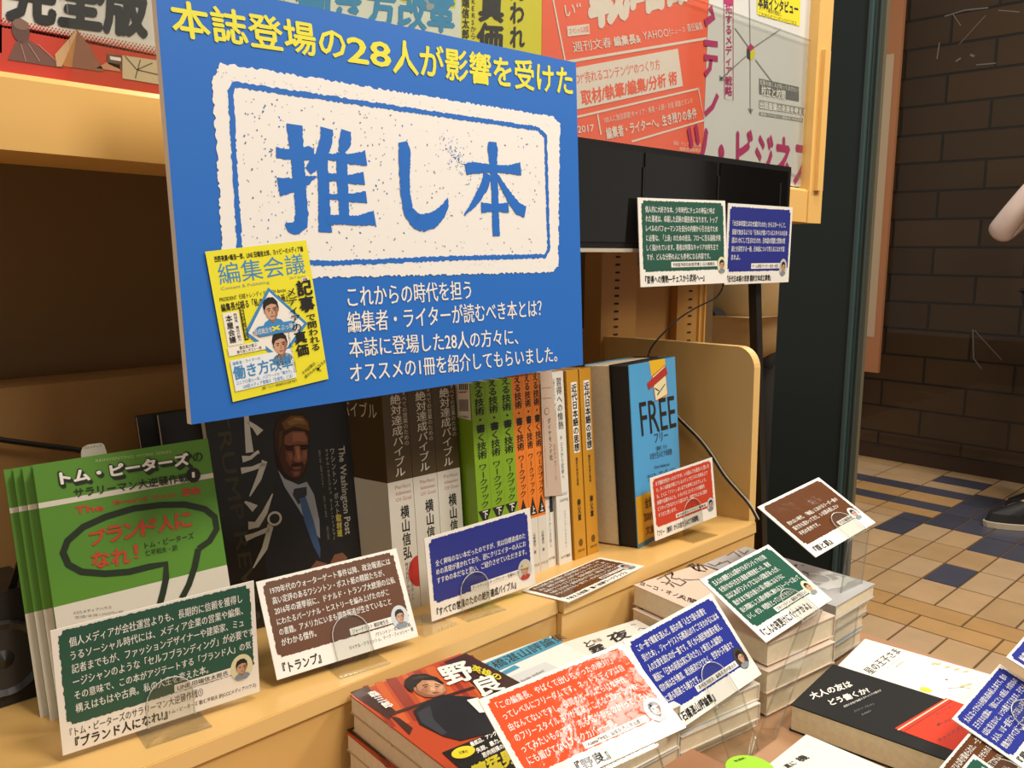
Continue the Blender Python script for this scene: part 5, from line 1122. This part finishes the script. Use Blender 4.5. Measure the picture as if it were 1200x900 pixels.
def person(label, base, face_dir, shirt, trousers, shoe, sole, hairc, stride=.22, arm_bend=True, skin='#C0906E'):
    o = thing('person', label, 'person', base, 'people beyond the shelf'); B = np.asarray(base, float); f = unit(V(face_dir[0], face_dir[1], 0)); l = V(-f[1], f[0], 0)
    P = lambda a, s, z: B+f*a+l*s+AZ*z
    sk = mat(skin, .5); J = {}
    J['pelvis'] = (P(0, 0, .93), (.12, .10)); J['waist'] = (P(0, 0, 1.08), (.115, .09)); J['chest'] = (P(.01, 0, 1.30), (.14, .105)); J['neck0'] = (P(.0, 0, 1.43), .06); J['neck'] = (P(.01, 0, 1.49), .05); J['chin'] = (P(.03, 0, 1.55), (.06, .07)); J['head'] = (P(.025, 0, 1.63), (.075, .092)); J['crown'] = (P(.015, 0, 1.70), (.055, .065))
    bones = [('pelvis', 'waist'), ('waist', 'chest'), ('chest', 'neck0'), ('neck0', 'neck'), ('neck', 'chin'), ('chin', 'head'), ('head', 'crown')]
    for s, sg_, d in (('l', 1, stride), ('r', -1, -stride)):
        J['hip'+s] = (P(d*.06, sg_*.09, .87), .085); J['knee'+s] = (P(d*.55+.03, sg_*.10, .49), .058); J['ankle'+s] = (P(d, sg_*.10, .10), .04); J['toe'+s] = (P(d+.14, sg_*.11, .045), (.035, .03))
        bones += [('pelvis', 'hip'+s), ('hip'+s, 'knee'+s), ('knee'+s, 'ankle'+s), ('ankle'+s, 'toe'+s)]
        J['sh'+s] = (P(0, sg_*.19, 1.40), .058); J['el'+s] = (P(.21, sg_*.21, 1.16), .042) if arm_bend else (P(-.06+d*-.2, sg_*.25, 1.12), .042)
        hand = P(.09, sg_*.10, 1.40) if arm_bend else P(.05, sg_*.26, .88); J['wr'+s] = (hand, .028)
        fd = unit(hand-J['el'+s][0]); J['palm'+s] = (hand+fd*.06, (.038, .018))
        bones += [('chest', 'sh'+s), ('sh'+s, 'el'+s), ('el'+s, 'wr'+s), ('wr'+s, 'palm'+s)]
        sd = unit(np.cross(fd, AZ)); up_ = np.cross(sd, fd)
        for k, (off, ln_) in enumerate([(-.027, .068), (-.009, .078), (.009, .074), (.027, .060)]):
            a, c, e = f'f{k}a{s}', f'f{k}b{s}', f'f{k}c{s}'
            p0 = hand+fd*.088+up_*off; J[a] = (p0, .010); J[c] = (p0+fd*ln_*.5-sd*sg_*.008, .009); J[e] = (p0+fd*ln_*.85-sd*sg_*.028, .008); bones += [('palm'+s, a), (a, c), (c, e)]
        J['th1'+s] = (hand+fd*.04+up_*.04, .011); J['th2'+s] = (hand+fd*.07+up_*.062-sd*sg_*.012, .009); bones += [('wr'+s, 'th1'+s), ('th1'+s, 'th2'+s)]
    skin_mesh('body', J, bones, o, sk, 1)
    K = {n: (J[n][0], np.array(J[n][1] if hasattr(J[n][1], '__len__') else (J[n][1],)*2)+.016) for n in J}
    K['cuffl'] = (J['ell'][0]*.04+J['wrl'][0]*.96, .046); K['cuffr'] = (J['elr'][0]*.04+J['wrr'][0]*.96, .046); K['hem'] = (P(0, 0, .78), (.20, .18)); K['seat'] = (P(0, 0, .93), (.195, .165)); K['waist'] = (J['waist'][0], np.array([.17, .14])); K['col'] = (P(0, 0, 1.45), .072)
    if arm_bend:
        K['hem'] = (P(0, 0, .84), (.155, .13)); K['seat'] = (P(0, 0, .95), (.15, .125)); K['waist'] = (J['waist'][0], np.array([.14, .115]))
        Kv = {n: (K[n][0], np.array(K[n][1] if hasattr(K[n][1], '__len__') else (K[n][1],)*2)+.012) for n in ('waist', 'seat', 'hem', 'chest')}; Kv['top'] = (P(0, 0, 1.38), (.13, .10))
        skin_mesh('vest', Kv, [('waist', 'seat'), ('seat', 'hem'), ('waist', 'chest'), ('chest', 'top')], o, mat(trousers, .8))
    skin_mesh('shirt', {n: K[n] for n in ('waist', 'seat', 'hem', 'chest', 'col', 'shl', 'ell', 'cuffl', 'shr', 'elr', 'cuffr')}, [('waist', 'seat'), ('seat', 'hem'), ('waist', 'chest'), ('chest', 'col'), ('chest', 'shl'), ('shl', 'ell'), ('ell', 'cuffl'), ('chest', 'shr'), ('shr', 'elr'), ('elr', 'cuffr')], o, mat(shirt, .8, vary=.08, vscale=12))
    Kt = {n: (J[n][0], np.array(J[n][1] if hasattr(J[n][1], '__len__') else (J[n][1],)*2)+.004) for n in ('pelvis', 'hipl', 'hipr', 'kneel', 'kneer', 'anklel', 'ankler')}
    skin_mesh('trousers', Kt, [('pelvis', 'hipl'), ('pelvis', 'hipr'), ('hipl', 'kneel'), ('hipr', 'kneer'), ('kneel', 'anklel'), ('kneer', 'ankler')], o, mat(trousers, .8, vary=.08, vscale=12))
    for s, sg_, d in (('l', 1, stride), ('r', -1, -stride)):
        b = MB(); c = P(d+.06, sg_*.105, 0)
        def ringp(z, gx, gy): return [c+f*(gx*math.cos(t)+.0)+l*gy*math.sin(t)*(1.0 if math.cos(t) > -.2 else .8)+AZ*z for t in [2*math.pi*i/18 for i in range(18)]]
        lv = [ringp(.001, .140, .048), ringp(.024, .144, .05), ringp(.026, .138, .046), ringp(.06, .125, .043), ringp(.09, .085, .04), ringp(.11, .06, .038)]
        lv[4] = [p-f*.03 for p in lv[4]]; lv[5] = [p-f*.05 for p in lv[5]]
        so = MB()
        for a in range(5):
            for i in range(18): (so if a < 2 else b).poly([lv[a][i], lv[a][(i+1) % 18], lv[a+1][(i+1) % 18], lv[a+1][i]], mat(sole, .6) if a < 2 else mat(shoe, .6))
        so.poly(lv[0][::-1], mat(sole, .6)); b.poly(lv[5], mat(shoe, .6)); sh_o = b.build('shoe', o); so.build('sole', sh_o)
    b = MB(); hc = P(.008, 0, 1.655)
    for i in range(14):
        for j in range(7):
            def hp_(i, j): a, e = 2*math.pi*i/14, -.25+(math.pi/2+.25)*j/7; return hc+f*(.094*math.cos(e)*math.cos(a)-.012)+l*.082*math.cos(e)*math.sin(a)+AZ*(.088*math.sin(e)+(.022 if math.cos(a) > .5 and j < 2 else 0))
            b.poly([hp_(i, j), hp_(i+1, j), hp_(i+1, j+1), hp_(i, j+1)], mat(hairc, .7))
    b.build('hair', o, smooth=True)
    b = MB()
    for s in (-1, 1):
        e = P(.098, s*.032, 1.635); b.box(e-l*.012-AZ*.005, l*.024, AZ*.010, f*.006, mat('#2A211C', .4))
    b.box(P(.10, -.012, 1.585), l*.024, AZ*.036, f*.018, sk); b.box(P(.088, -.022, 1.552), l*.044, AZ*.008, f*.008, mat('#8E5548', .5)); b.build('face_features', o)
    return o
person('person in khaki jacket standing behind the shelf end and dark post', (2.16, 1.30, 0), (-.5, -1, 0), '#A98A5C', '#2A2724', '#26221F', '#3A342E', '#1E1815', .06, False)
person('person with pale sleeves, dark vest and dark trousers at the right edge', (3.993, .925, 0), (-.62, .78, 0), '#E3CDC2', '#141513', '#1A1918', '#C9B79A', '#1A1614', .08, True)

# the text helper object is no longer needed
bpy.data.objects.remove(_to, do_unlink=True)
